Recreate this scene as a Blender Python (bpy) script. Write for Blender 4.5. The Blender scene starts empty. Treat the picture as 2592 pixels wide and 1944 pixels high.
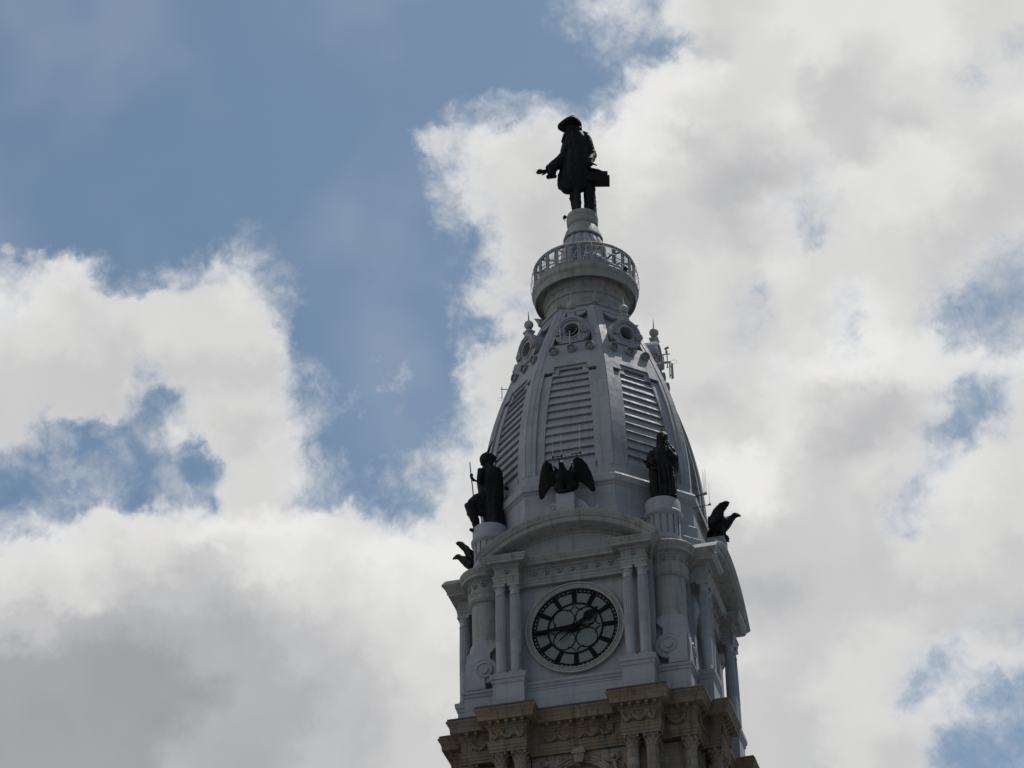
import bpy, math, random
from math import sin, cos, pi, radians as rad, sqrt
from mathutils import Vector, Matrix, noise

sc = bpy.context.scene
C = sc.collection
random.seed(7)

# ------------------------------------------------------------------ camera
CAM_D, CAM_AZ, CAM_H = 205.66, 0.2123, 1.7
YAW, PITCH, ROLL, FOC = 0.0308, 0.5848, -0.0241, 7585.3
cam_loc = Vector((CAM_D*sin(CAM_AZ), -CAM_D*cos(CAM_AZ), CAM_H))
_a = CAM_AZ + YAW
FW = Vector((-sin(_a)*cos(PITCH), cos(_a)*cos(PITCH), sin(PITCH)))
_rt = Vector((cos(_a), sin(_a), 0)); _up = _rt.cross(FW)
RT = cos(ROLL)*_rt + sin(ROLL)*_up
UP = -sin(ROLL)*_rt + cos(ROLL)*_up
cd = bpy.data.cameras.new("camera"); cam = bpy.data.objects.new("camera", cd); C.objects.link(cam)
cd.sensor_width = 36.0; cd.lens = FOC/2592*36.0
cd.clip_start = 0.5; cd.clip_end = 20000
cam.matrix_world = Matrix(((RT.x, UP.x, -FW.x, cam_loc.x), (RT.y, UP.y, -FW.y, cam_loc.y), (RT.z, UP.z, -FW.z, cam_loc.z), (0, 0, 0, 1)))
sc.camera = cam

# ------------------------------------------------------------------ exposure
sc.view_settings.view_transform = 'Standard'
sc.view_settings.look = 'None'
sc.view_settings.exposure = 0.0
sc.view_settings.gamma = 1.0
sc.view_settings.use_curve_mapping = False
sc.cycles.use_denoising = True
sc.cycles.max_bounces = 6
sc.cycles.sample_clamp_indirect = 6

# ------------------------------------------------------------------ sun
SUN_AZ, SUN_EL = rad(145), rad(65)      # azimuth from the clock face normal towards the right
SDIR = Vector((cos(SUN_EL)*sin(SUN_AZ), -cos(SUN_EL)*cos(SUN_AZ), sin(SUN_EL)))
sd = bpy.data.lights.new("sun", 'SUN'); sd.energy = 4.0; sd.angle = rad(0.53); sd.color = (1.0, 0.95, 0.88)
so = bpy.data.objects.new("sun", sd); C.objects.link(so)
so.rotation_euler = (-SDIR).to_track_quat('-Z', 'Y').to_euler()
so.location = (100, 100, 300)

# ------------------------------------------------------------------ sky: Nishita sky with procedural clouds
COVER = [
"00000000000000000245589999999999",
"00000000000000000023259999999987",
"00000000000000000003999999999968",
"00000000000001435536999999999899",
"00000000000017799999999999999999",
"00000000000003589999999997999999",
"00000000000003699999999977999998",
"00000003100001379999999985999975",
"57723466310001269999999999999854",
"79989999620000585999999699799533",
"99999999710010238999999799699744",
"99996999841230699999998989999987",
"99982589743211589999999999999748",
"94223699851112589999999999998448",
"43332229953135799999999999998699",
"13331549843223799999999999995899",
"46899999999857999999999999996899",
"99999999999999999999999999999999",
"99999999999999999999999999999999",
"99999999999999999999999999999977",
"99999999999999999999999999998578",
"99999999999999999999999999994663",
"99999999999999999999999999998743",
"99999999999999999999999998998422"]
SHADE = [
"77777777777777777888787788888877",
"77777777777777777777776778778876",
"77777777777777777777998776677767",
"77777777777777888889987786666778",
"77777777777777787789866677678877",
"77777777777777777678765567888876",
"77777777777777776667665676788766",
"77777777777777776666666676777666",
"78877778777777776566677787777665",
"88777778777777777666677677887655",
"77767777777777777777777678998876",
"66666666677777777777777789988888",
"66666777777777777777766787656767",
"66666776777777777777777786556667",
"66666667777777777777789976677887",
"77777777777777777777778976667887",
"99888899998888877777766766667777",
"88877667888999987777666666667776",
"77765555677888887776665556666666",
"55444444556778887776666666677665",
"33333344455677777776677766777777",
"33333334445567777777766667777777",
"33333344445566777777766666777777",
"33333444455566667777766666766666"]

w = bpy.data.worlds.new("World"); sc.world = w; w.use_nodes = True
nt = w.node_tree; nt.nodes.clear(); N = nt.nodes; L = nt.links
def nd(t, **kw):
    n = N.new(t)
    for k, v in kw.items(): setattr(n, k, v)
    return n
def put(sock, v):
    if isinstance(v, bpy.types.NodeSocket): L.new(v, sock)
    elif isinstance(v, (tuple, list, Vector)): sock.default_value = tuple(v)
    else: sock.default_value = v
def m_(op, a, b=0.0, c=None, clamp=False):
    n = nd('ShaderNodeMath', operation=op); n.use_clamp = clamp
    put(n.inputs[0], a); put(n.inputs[1], b)
    if c is not None: put(n.inputs[2], c)
    return n.outputs[0]
def dot_(v, c):
    n = nd('ShaderNodeVectorMath', operation='DOT_PRODUCT'); put(n.inputs[0], v); put(n.inputs[1], c); return n.outputs['Value']
def vscale(v, s):
    n = nd('ShaderNodeVectorMath', operation='SCALE'); put(n.inputs[0], v); put(n.inputs['Scale'], s); return n.outputs[0]
def noise_(vec, scale, detail, rough=0.5, dist=0.0, lac=2.0):
    n = nd('ShaderNodeTexNoise'); put(n.inputs['Vector'], vec); n.inputs['Scale'].default_value = scale
    n.inputs['Detail'].default_value = detail; n.inputs['Roughness'].default_value = rough
    n.inputs['Distortion'].default_value = dist; n.inputs['Lacunarity'].default_value = lac
    return n
def smooth(x, lo, hi, a=0.0, b=1.0):
    n = nd('ShaderNodeMapRange', interpolation_type='SMOOTHSTEP'); put(n.inputs[0], x)
    n.inputs[1].default_value = lo; n.inputs[2].default_value = hi; n.inputs[3].default_value = a; n.inputs[4].default_value = b
    return n.outputs[0]
sky = nd('ShaderNodeTexSky', sky_type='NISHITA'); sky.sun_disc = False
sky.sun_elevation = SUN_EL; sky.sun_rotation = math.atan2(SDIR.x, SDIR.y); sky.altitude = 50; sky.air_density = 1.0; sky.dust_density = 1.3; sky.ozone_density = 1.2
DIR = nd('ShaderNodeTexCoord').outputs['Generated']
# patch of sky behind the tower, unrolled on a tangent plane: (u, v) runs 0..1 over the mapped clouds
SKC = FW.copy(); SKR = RT.copy(); SKU = UP.copy()
dz = m_('MAXIMUM', dot_(DIR, SKC), 0.12)
KU = FOC/2592
u0 = m_('MULTIPLY_ADD', m_('DIVIDE', dot_(DIR, SKR), dz), KU, 0.5)
v0 = m_('SUBTRACT', 0.5*1944/1944, m_('MULTIPLY', m_('DIVIDE', dot_(DIR, SKU), dz), FOC/1944))
wv = noise_(DIR, 42.0, 4, 0.6)
sepw = nd('ShaderNodeSeparateColor'); L.new(wv.outputs['Color'], sepw.inputs[0])
wv2 = noise_(DIR, 150.0, 4, 0.6)
sepw2 = nd('ShaderNodeSeparateColor'); L.new(wv2.outputs['Color'], sepw2.inputs[0])
def warp(x, s1, s2, amt, amt2):
    a = m_('MULTIPLY_ADD', m_('SUBTRACT', s1, 0.5), amt, x)
    return m_('MULTIPLY_ADD', m_('SUBTRACT', s2, 0.5), amt2, a)
uu = warp(u0, sepw.outputs[0], sepw2.outputs[0], 0.07, 0.035)
vv = warp(v0, sepw.outputs[1], sepw2.outputs[1], 0.09, 0.045)
vr = m_('MULTIPLY', vv, 24.0)
cov = None; shd = None
for r in range(24):
    cr = nd('ShaderNodeValToRGB'); el = cr.color_ramp; el.interpolation = 'CARDINAL'
    L.new(uu, cr.inputs[0])
    for i in range(32):
        p = (i+.5)/32; a = int(COVER[r][i])/9; b = int(SHADE[r][i])/9
        if i < 2: e = el.elements[i]; e.position = p
        else: e = el.elements.new(p)
        e.color = (a, b, 0, 1)
    s = nd('ShaderNodeSeparateColor'); L.new(cr.outputs[0], s.inputs[0])
    t = vr if r not in (0, 23) else (m_('MAXIMUM', vr, .5) if r == 0 else m_('MINIMUM', vr, 23.5))
    h = smooth(m_('SUBTRACT', 1.0, m_('ABSOLUTE', m_('SUBTRACT', t, r+.5))), 0, 1)
    cov = m_('MULTIPLY', s.outputs[0], h) if cov is None else m_('MULTIPLY_ADD', s.outputs[0], h, cov)
    shd = m_('MULTIPLY', s.outputs[1], h) if shd is None else m_('MULTIPLY_ADD', s.outputs[1], h, shd)
# how far outside the mapped patch
ex = m_('MAXIMUM', m_('SUBTRACT', m_('ABSOLUTE', m_('SUBTRACT', u0, .5)), .5), m_('SUBTRACT', m_('ABSOLUTE', m_('SUBTRACT', v0, .5)), .5))
front = m_('GREATER_THAN', dot_(DIR, SKC), 0.13)
inside = m_('MULTIPLY', smooth(ex, 0.02, 0.25, 1.0, 0.0), front)
far = noise_(DIR, 3.2, 7, 0.58)
farc = smooth(far.outputs['Fac'], 0.5, 0.72)
def mixf(f, a, b):
    n = nd('ShaderNodeMix', data_type='FLOAT'); put(n.inputs[0], f); put(n.inputs[2], a); put(n.inputs[3], b); return n.outputs[0]
cov = mixf(inside, farc, cov)
LB = Vector((-.75, -.5, .45)).normalized()
added_bank = smooth(dot_(DIR, LB), 0.25, 0.95, 0.30, 1.9)  # unseen bright cloud mass, added so the tower is lit from the left
shd = mixf(inside, added_bank, shd)
cov = m_('MAXIMUM', cov, m_('MULTIPLY', m_('SUBTRACT', 1.0, inside), smooth(m_('ADD', dot_(DIR, LB), m_('MULTIPLY', m_('SUBTRACT', far.outputs['Fac'], .5), 1.2)), .6, .95)))  # cloud cover filled in for the added mass
# ragged edges: fractal detail acts where coverage is partial
fn = noise_(DIR, 55.0, 10, 0.66, 0.5)
fn2 = noise_(DIR, 150.0, 8, 0.66, 0.5)
det = m_('ADD', m_('MULTIPLY', m_('SUBTRACT', fn.outputs['Fac'], .5), 1.0), m_('MULTIPLY', m_('SUBTRACT', fn2.outputs['Fac'], .5), 0.6))
band = m_('MULTIPLY', m_('MULTIPLY', cov, m_('SUBTRACT', 1.06, cov)), 3.4)
covn = m_('ADD', cov, m_('MULTIPLY', det, m_('MAXIMUM', band, 0.0)))
alpha = smooth(covn, 0.08, 1.0)
alpha = m_('MAXIMUM', alpha, m_('MULTIPLY', m_('MULTIPLY', smooth(cov, 0.03, 0.35), smooth(noise_(DIR, 70.0, 9, 0.64, 0.15).outputs['Fac'], .42, .68)), .42))
haze_n = noise_(DIR, 14.0, 3, 0.5)
alpha = m_('MAXIMUM', alpha, smooth(haze_n.outputs['Fac'], 0.42, 0.8, 0.0, 0.16))
# cloud brightness
sn = noise_(DIR, 26.0, 3, 0.45, 0.4)
bright = m_('ADD', shd, m_('MULTIPLY', m_('SUBTRACT', sn.outputs['Fac'], .5), 0.2))
bright = m_('ADD', bright, smooth(cov, 0.6, 1.0, 0.13, 0.0))
CLO, CHI = 0.31, 0.83
br = nd('ShaderNodeMapRange'); put(br.inputs[0], bright); br.inputs[1].default_value = .25; br.inputs[2].default_value = 1.0
br.inputs[3].default_value = CLO*10; br.inputs[4].default_value = CHI*10
tint = nd('ShaderNodeMix', data_type='RGBA'); put(tint.inputs[0], smooth(bright, .3, .8)); tint.inputs[6].default_value = (0.965, 0.985, 1.03, 1); tint.inputs[7].default_value = (1.0, 0.992, 0.986, 1)
cc = nd('ShaderNodeVectorMath', operation='SCALE'); L.new(tint.outputs[2], cc.inputs[0]); L.new(br.outputs[0], cc.inputs['Scale'])
skyc = nd('ShaderNodeMix', data_type='RGBA', blend_type='MULTIPLY'); skyc.inputs[0].default_value = 1.0; L.new(sky.outputs[0], skyc.inputs[6]); skyc.inputs[7].default_value = (.78, .88, .84, 1)
mx = nd('ShaderNodeMix', data_type='RGBA'); L.new(alpha, mx.inputs[0]); L.new(skyc.outputs[2], mx.inputs[6]); L.new(cc.outputs[0], mx.inputs[7])
bg = nd('ShaderNodeBackground'); L.new(mx.outputs[2], bg.inputs[0]); bg.inputs[1].default_value = 0.1
wo = nd('ShaderNodeOutputWorld'); L.new(bg.outputs[0], wo.inputs[0])

# ------------------------------------------------------------------ materials
def new_mat(name):
    m = bpy.data.materials.new(name); m.use_nodes = True
    return m, m.node_tree.nodes, m.node_tree.links, m.node_tree.nodes['Principled BSDF']
def weathered(name, base, dark, warm, rough=0.6, metallic=0.0, streak=0.5, seam=0.0, specks=0.0, bump=0.2, bscale=3.0, patch=0.35, spec=0.4, blocks=None):
    m, n, l, p = new_mat(name)
    def nn(t, **kw):
        x = n.new(t)
        for k, v in kw.items(): setattr(x, k, v)
        return x
    geo = nn('ShaderNodeNewGeometry'); pos = geo.outputs['Position']
    def nz(scale, detail, rough_=.55, sx=(1, 1, 1)):
        mp = nn('ShaderNodeMapping'); mp.inputs['Scale'].default_value = sx; l.new(pos, mp.inputs[0])
        t = nn('ShaderNodeTexNoise'); t.inputs['Scale'].default_value = scale; t.inputs['Detail'].default_value = detail; t.inputs['Roughness'].default_value = rough_
        l.new(mp.outputs[0], t.inputs['Vector']); return t.outputs['Fac']
    def mr(x, a, b, c=0, d=1):
        t = nn('ShaderNodeMapRange'); l.new(x, t.inputs[0])
        for i, v in enumerate((a, b, c, d)): t.inputs[i+1].default_value = v
        return t.outputs[0]
    def mix(f, a, b):
        t = nn('ShaderNodeMix', data_type='RGBA')
        if isinstance(f, float): t.inputs[0].default_value = f
        else: l.new(f, t.inputs[0])
        for i, v in ((6, a), (7, b)):
            if isinstance(v, tuple): t.inputs[i].default_value = (*v, 1)
            else: l.new(v, t.inputs[i])
        return t.outputs[2]
    def mth(op, a, b):
        t = nn('ShaderNodeMath', operation=op)
        for i, v in enumerate((a, b)):
            if isinstance(v, float): t.inputs[i].default_value = v
            else: l.new(v, t.inputs[i])
        return t.outputs[0]
    col = mix(mr(nz(0.35, 5), .35, .65, 0, patch), base, warm)
    col = mix(mr(nz(1.0, 6, .6, (2.2, 2.2, .22)), .5, .75, 0, streak), col, dark)
    col = mix(mr(nz(2.5, 8, .7), .52, .72, 0, streak*.6), col, dark)
    if specks:
        v = nn('ShaderNodeTexVoronoi'); v.inputs['Scale'].default_value = 1.6; l.new(pos, v.inputs['Vector'])
        sp = mth('LESS_THAN', v.outputs['Distance'], .045)
        col = mix(mth('MULTIPLY', sp, specks), col, (.05, .04, .035))
    h = nz(bscale, 8, .65)
    if blocks:
        sp3 = nn('ShaderNodeSeparateXYZ'); l.new(pos, sp3.inputs[0])
        an = mth('MULTIPLY', mth('ARCTAN2', sp3.outputs['X'], sp3.outputs['Y']), 9.0)
        cb3 = nn('ShaderNodeCombineXYZ'); l.new(an, cb3.inputs[0]); l.new(mth('ADD', sp3.outputs['Z'], mth('MULTIPLY', nz(1.2, 3), 0.06)), cb3.inputs[1])
        bt = nn('ShaderNodeTexBrick'); l.new(cb3.outputs[0], bt.inputs['Vector']); bt.inputs['Scale'].default_value = 1.0
        bt.inputs['Brick Width'].default_value = blocks[0]; bt.inputs['Row Height'].default_value = blocks[1]; bt.inputs['Mortar Size'].default_value = .016
        bt.inputs['Mortar Smooth'].default_value = .3; bt.inputs['Bias'].default_value = 0.0
        v_ = blocks[2]; bt.inputs['Color1'].default_value = (1+v_, 1+v_, 1+v_, 1); bt.inputs['Color2'].default_value = (1-v_, 1-v_*.9, 1-v_*.8, 1); bt.inputs['Mortar'].default_value = (blocks[3],)*3+(1,)
        ml = nn('ShaderNodeMix', data_type='RGBA', blend_type='MULTIPLY'); ml.inputs[0].default_value = 1.0
        l.new(col, ml.inputs[6]); l.new(bt.outputs['Color'], ml.inputs[7]); col = ml.outputs[2]
    if seam:
        sx = nn('ShaderNodeSeparateXYZ'); l.new(pos, sx.inputs[0])
        wob = mth('MULTIPLY', nz(1.5, 4), 0.05)
        zz = mth('ADD', sx.outputs['Z'], wob)
        fr = mth('FRACT', mth('DIVIDE', zz, seam), 0.0)
        ln = mth('LESS_THAN', fr, .022/seam)
        brk = mr(nz(3.0, 3), .4, .55)
        col = mix(mth('MULTIPLY', mth('MULTIPLY', ln, brk), .6), col, tuple(x*.35 for x in dark))
    l.new(col, p.inputs['Base Color'])
    b = nn('ShaderNodeBump'); b.inputs['Strength'].default_value = bump; b.inputs['Distance'].default_value = .05
    l.new(h, b.inputs['Height']); l.new(b.outputs[0], p.inputs['Normal'])
    l.new(mr(nz(1.7, 4), .3, .7, rough-.1, rough+.12), p.inputs['Roughness'])
    p.inputs['Metallic'].default_value = metallic; p.inputs['Specular IOR Level'].default_value = spec
    return m
IRON = weathered('painted_iron', (.262, .268, .292), (.14, .146, .155), (.285, .285, .295), .66, streak=.5, specks=.9, bump=.16, spec=.25, blocks=(2.6, 1.9, .075, .68))
IRON2 = weathered('stained_iron', (.238, .24, .238), (.09, .095, .088), (.27, .265, .24), .68, streak=.75, specks=.9, bump=.25, spec=.25, blocks=(2.1, 3.0, .06, .68))
RIM = weathered('rim_iron', (.29, .29, .285), (.13, .13, .13), (.35, .345, .33), .65, streak=.6, bump=.4, bscale=6, spec=.25)
STONE = weathered('sandstone', (.235, .212, .185), (.07, .06, .05), (.21, .165, .13), .85, streak=.75, blocks=(1.3, .66, .16, .4), bump=.8, bscale=5, patch=.8, spec=.2)
STONE_D = weathered('weathered_sandstone', (.165, .142, .112), (.055, .046, .034), (.17, .12, .08), .85, streak=.85, blocks=(1.3, 5.0, .16, .4), bump=.9, bscale=5, patch=.9, spec=.2)
LEAD = weathered('lead_flashing', (.045, .047, .05), (.02, .02, .02), (.05, .045, .04), .7, streak=.4, bump=.3)
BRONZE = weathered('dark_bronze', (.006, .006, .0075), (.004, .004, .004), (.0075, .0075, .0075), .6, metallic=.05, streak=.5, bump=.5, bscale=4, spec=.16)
BLACK = weathered('black_iron', (.007, .007, .008), (.005, .005, .005), (.009, .009, .008), .8, streak=.3, bump=.1, spec=.08)
GREY = weathered('galvanised_steel', (.30, .31, .33), (.14, .14, .15), (.33, .33, .33), .5, metallic=.3, streak=.3, bump=.1)
WHITE = weathered('white_fibreglass', (.5, .5, .5), (.35, .35, .35), (.5, .5, .48), .5, streak=.1, bump=.05)
DIAL = weathered('dial_glass', (.112, .132, .129), (.08, .095, .093), (.095, .11, .125), .3, streak=.4, bump=.1, bscale=1.5, spec=.4)
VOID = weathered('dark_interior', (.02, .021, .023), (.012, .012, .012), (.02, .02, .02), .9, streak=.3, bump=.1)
GLASS, gn, gl, gp = new_mat('deck_glass')
gp.inputs['Base Color'].default_value = (.78, .9, .88, 1); gp.inputs['Roughness'].default_value = .03
gt = gn.new('ShaderNodeBsdfTransparent'); gt.inputs[0].default_value = (.70, .75, .75, 1)
gg = gn.new('ShaderNodeBsdfGlossy'); gg.inputs['Roughness'].default_value = .04; gg.inputs[0].default_value = (.9, .95, .95, 1)
gm = gn.new('ShaderNodeMixShader'); gm.inputs[0].default_value = .12
gl.new(gt.outputs[0], gm.inputs[1]); gl.new(gg.outputs[0], gm.inputs[2]); gl.new(gm.outputs[0], gn['Material Output'].inputs[0])
GROUND = weathered('paving', (.12, .12, .12), (.07, .07, .07), (.15, .145, .13), .9, streak=.3, bump=.3, bscale=.5)

# ------------------------------------------------------------------ mesh helpers
class MB:
    def __init__(s): s.v = []; s.f = []; s.M = None
    def add(s, vs, fs):
        b = len(s.v)
        s.v += [tuple(s.M @ Vector(v)) if s.M else tuple(v) for v in vs]
        s.f += [tuple(i+b for i in f) for f in fs]
        return s
    def box(s, x0, x1, y0, y1, z0, z1):
        return s.add([(x0, y0, z0), (x1, y0, z0), (x1, y1, z0), (x0, y1, z0), (x0, y0, z1), (x1, y0, z1), (x1, y1, z1), (x0, y1, z1)],
                     [(0, 3, 2, 1), (4, 5, 6, 7), (0, 1, 5, 4), (1, 2, 6, 5), (2, 3, 7, 6), (3, 0, 4, 7)])
    def rings(s, rs, closed=True, cap=True):
        n = len(rs[0]); vs = [p for r in rs for p in r]; fs = []
        for i in range(len(rs)-1):
            for j in range(n if closed else n-1):
                k = (j+1) % n
                fs.append((i*n+j, i*n+k, (i+1)*n+k, (i+1)*n+j))
        if cap: fs += [tuple(range(n-1, -1, -1)), tuple((len(rs)-1)*n+j for j in range(n))]
        return s.add(vs, fs)
    def prism_y(s, poly, y0, y1):                       # polygon in x,z pushed along y
        return s.rings([[(x, y0, z) for x, z in poly], [(x, y1, z) for x, z in poly]])
    def lathe(s, prof, cx=0, cy=0, n=48, a0=0, a1=2*pi, mod=None, cap=True):
        full = abs(a1-a0-2*pi) < 1e-6
        m = n if full else n+1; rs = []
        for r, z in prof:
            rs.append([(cx+(r*(mod(a) if mod else 1))*sin(a), cy-(r*(mod(a) if mod else 1))*cos(a), z) for a in [a0+(a1-a0)*i/n for i in range(m)]])
        return s.rings(rs, closed=full, cap=full and cap)
    def oct(s, prof, n=8):
        return s.rings([[(r*sin(pi/n+2*pi*i/n), -r*cos(pi/n+2*pi*i/n), z) for i in range(n)] for r, z in prof])
    def tube(s, pts, rr, n=8, flat=1.0):
        P = [Vector(p) for p in pts]; rs = []
        R = rr if isinstance(rr, (list, tuple)) else [rr]*len(P)
        ref = None
        for i, p in enumerate(P):
            t = (P[min(i+1, len(P)-1)]-P[max(i-1, 0)]).normalized()
            if ref is None or abs(ref.dot(t)) > .95: ref = Vector((0, 0, 1)) if abs(t.z) < .9 else Vector((1, 0, 0))
            a = t.cross(ref).normalized(); b = t.cross(a).normalized()
            ref = -b if False else ref
            rs.append([p+R[i]*(cos(2*pi*k/n)*a+flat*sin(2*pi*k/n)*b) for k in range(n)])
        return s.rings(rs)
    def ball(s, c, r, n=16, m=10, sc_=(1, 1, 1), rot=None):
        rs = []
        for i in range(m+1):
            th = pi*(i if 0 < i < m else (0.02 if i == 0 else m-0.02))/m
            ring = []
            for k in range(n):
                q = Vector((r*sin(th)*cos(2*pi*k/n)*sc_[0], r*sin(th)*sin(2*pi*k/n)*sc_[1], r*cos(th)*sc_[2]))
                if rot: q = rot @ q
                ring.append(Vector(c)+q)
            rs.append(ring)
        return s.rings(rs)
    def torus(s, c, R, r, axis='y', n=32, m=8, a0=0, a1=2*pi):
        full = abs(a1-a0-2*pi) < 1e-6; rs = []
        k_ = n if full else n+1
        for i in range(k_):
            a = a0+(a1-a0)*i/n
            d = Vector((cos(a), 0, sin(a))) if axis == 'y' else Vector((cos(a), sin(a), 0))
            ax = Vector((0, 1, 0)) if axis == 'y' else Vector((0, 0, 1))
            rs.append([Vector(c)+d*(R+r*cos(2*pi*j/m))+ax*r*sin(2*pi*j/m) for j in range(m)])
        if full: rs.append(rs[0])
        return s.rings(rs, cap=not full)
    def disc_y(s, cx, cz, R, y0, y1, n=40):             # short cylinder with its axis along y
        return s.prism_y([(cx+R*cos(2*pi*i/n), cz+R*sin(2*pi*i/n)) for i in range(n)], y0, y1)
    def annulus_y(s, cx, cz, R0, R1, y0, y1, n=64, a0=0, a1=2*pi):
        full = abs(a1-a0-2*pi) < 1e-6; k_ = n if full else n+1; rs = []
        for i in range(k_):
            a = a0+(a1-a0)*i/n; c_, s_ = cos(a), sin(a)
            rs.append([(cx+R0*c_, y0, cz+R0*s_), (cx+R1*c_, y0, cz+R1*s_), (cx+R1*c_, y1, cz+R1*s_), (cx+R0*c_, y1, cz+R0*s_)])
        if full: rs.append(rs[0])
        return s.rings(rs, cap=not full)
    def arcsweep(s, prof, cz, a0, a1, n=48):            # profile of (radius, y) swept over an arc about (x=0, z=cz)
        return s.rings([[(r*sin(a0+(a1-a0)*i/n), y, cz+r*cos(a0+(a1-a0)*i/n)) for r, y in prof] for i in range(n+1)])
    def mould(s, path, prof):                           # closed plan path (CCW), profile of (outward offset, z), mitred
        n = len(path); mit = []
        for i in range(n):
            a = Vector(path[i-1]); b = Vector(path[i]); c = Vector(path[(i+1) % n])
            d1 = (b-a).normalized(); d2 = (c-b).normalized()
            n1 = Vector((d1.y, -d1.x)); n2 = Vector((d2.y, -d2.x)); q = n1+n2
            mit.append(q/(q.dot(n1)) if q.length > 1e-6 else n1)
        return s.rings([[(path[i][0]+o*mit[i].x, path[i][1]+o*mit[i].y, z) for i in range(n)] for o, z in prof])
    def rect_mould(s, x0, x1, y0, y1, prof): return s.mould([(x0, y0), (x1, y0), (x1, y1), (x0, y1)], prof)
    def xmould(s, x0, x1, y, prof, back=1.0):           # straight length along x, face at y
        pts = [(y-o, z) for o, z in prof]+[(y+back, prof[-1][1]), (y+back, prof[0][1])]
        return s.rings([[(x0, a, z) for a, z in pts], [(x1, a, z) for a, z in pts]])
    def mesh(s, name, mat, smooth=True, ang=32):
        me = bpy.data.meshes.new(name); me.from_pydata(s.v, [], s.f); me.materials.append(mat)
        import bmesh
        bm = bmesh.new(); bm.from_mesh(me); bmesh.ops.recalc_face_normals(bm, faces=bm.faces); bm.to_mesh(me); bm.free()
        if smooth:
            me.polygons.foreach_set('use_smooth', [True]*len(me.polygons)); me.set_sharp_from_angle(angle=rad(ang))
        me.update(); return me
    def build(s, name, mat, parent=None, rz=0.0, loc=(0, 0, 0), **kw):
        return place(name, s.mesh(name, mat, **kw), parent, rz, loc)
def place(name, me, parent=None, rz=0.0, loc=(0, 0, 0)):
    o = bpy.data.objects.new(name, me); C.objects.link(o); o.parent = parent
    o.rotation_euler = (0, 0, rz); o.location = loc
    return o
def copy_obj(o, parent, rz):
    c = o.copy(); C.objects.link(c); c.parent = parent; c.rotation_euler = (0, 0, rz)
    for ch in o.children:
        d = ch.copy(); C.objects.link(d); d.parent = c
    return c
def empty(name, loc=(0, 0, 0), rz=0):
    o = bpy.data.objects.new(name, None); C.objects.link(o); o.location = loc; o.rotation_euler = (0, 0, rz); o.empty_display_size = .5
    return o
def tag(o, label=None, cat=None, group=None, kind=None):
    if label: o['label'] = label
    if cat: o['category'] = cat
    if group: o['group'] = group
    if kind: o['kind'] = kind
    return o
def remesh(o, vox, smooth=4, disp=0.0, dsize=.5):
    r = o.modifiers.new('remesh', 'REMESH'); r.mode = 'VOXEL'; r.voxel_size = vox; r.use_smooth_shade = True
    if smooth:
        m = o.modifiers.new('smooth', 'SMOOTH'); m.iterations = smooth; m.factor = .5
    if disp:
        t = bpy.data.textures.new('folds', 'CLOUDS'); t.noise_scale = dsize; t.noise_depth = 2
        d = o.modifiers.new('folds', 'DISPLACE'); d.texture = t; d.strength = disp; d.mid_level = .5; d.texture_coords = 'LOCAL'
R90 = pi/2
SIDES = (0.0, R90, -R90)         # clock side, right side, left side

# ------------------------------------------------------------------ ground
tag(MB().rings([[(6000*cos(2*pi*i/48), 6000*sin(2*pi*i/48), z) for i in range(48)] for z in (-1.0, 0.0)]).build('ground', GROUND), kind='structure')

# ------------------------------------------------------------------ the tower
T = tag(empty('clock_tower'), 'tall grey iron and sandstone clock tower with an octagonal louvred dome', 'tower')

# --- sandstone storey -------------------------------------------------
def rot4(q):
    out = []
    for k in range(4):
        c_, s_ = round(cos(k*R90)), round(sin(k*R90))
        out += [(x*c_-y*s_, x*s_+y*c_) for x, y in q]
    return out
BX0, BX1, BY, CW, CQ = 3.55, 6.38, -10.18, -8.68, 8.85
quarter = [(-BX1, -CQ), (-BX1, BY), (-BX0, BY), (-BX0, CW), (BX0, CW), (BX0, BY), (BX1, BY), (BX1, -CQ), (CQ, -CQ)]
plan = rot4(quarter)
# shaft of the tower down to the ground
sh = MB().mould(rot4([(-9.0, -9.0)]), [(2.2, .002), (2.2, 6), (1.2, 8), (1.2, 34), (1.6, 34.5), (1.6, 35.5), (.6, 36), (.6, 62), (1.0, 62.5), (1.0, 63.5), (-1.4, 64.5), (-1.4, 100.1)])
for k in range(4):
    sh.M = Matrix.Rotation(k*R90, 4, 'Z')
    for x0, x1 in ((-8.9, -7.0), (-1.2, 1.2), (7.0, 8.9)): sh.box(x0, x1, -10.0, -7.4, 36.5, 62.0)
    for x0, x1 in ((-8.9, -6.9), (6.9, 8.9)): sh.box(x0, x1, -11.1, -8, 8.5, 33.8)
sh.build('stone_shaft', STONE, T, smooth=False)
ENT = [(0, 100.1), (0, 100.32), (.045, 100.33), (.045, 100.58), (.09, 100.6), (.10, 100.8), (.16, 100.9), (.16, 100.97), (0, 101.0),
       (0, 101.95), (.07, 101.98), (.1, 102.1), (.2, 102.14), (.2, 102.46), (.68, 102.47), (.7, 102.86), (.74, 102.9), (.78, 103.05), (.9, 103.24), (.93, 103.27), (.93, 103.37), (.6, 103.42)]
MB().mould(plan, ENT).build('stone_entablature', STONE_D, T, smooth=False, loc=(0, 0, -.12))
MB().mould(plan, [(.3, 103.424), (.84, 103.43), (.86, 103.5), (.8, 103.62), (-.4, 103.70)]).build('roof_flashing', LEAD, T, smooth=False, loc=(0, 0, -.12))
mo = MB()
mo.box(-.13, .13, -.56, -.18, 102.25, 102.468); mo.rings([[(-.11, -.38, 102.17), (.11, -.38, 102.17), (.11, -.18, 102.17), (-.11, -.18, 102.17)], [(-.11, -.42, 102.26), (.11, -.42, 102.26), (.11, -.18, 102.26), (-.11, -.18, 102.26)]])
mom = mo.mesh('modillion', STONE_D, smooth=False)
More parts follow.
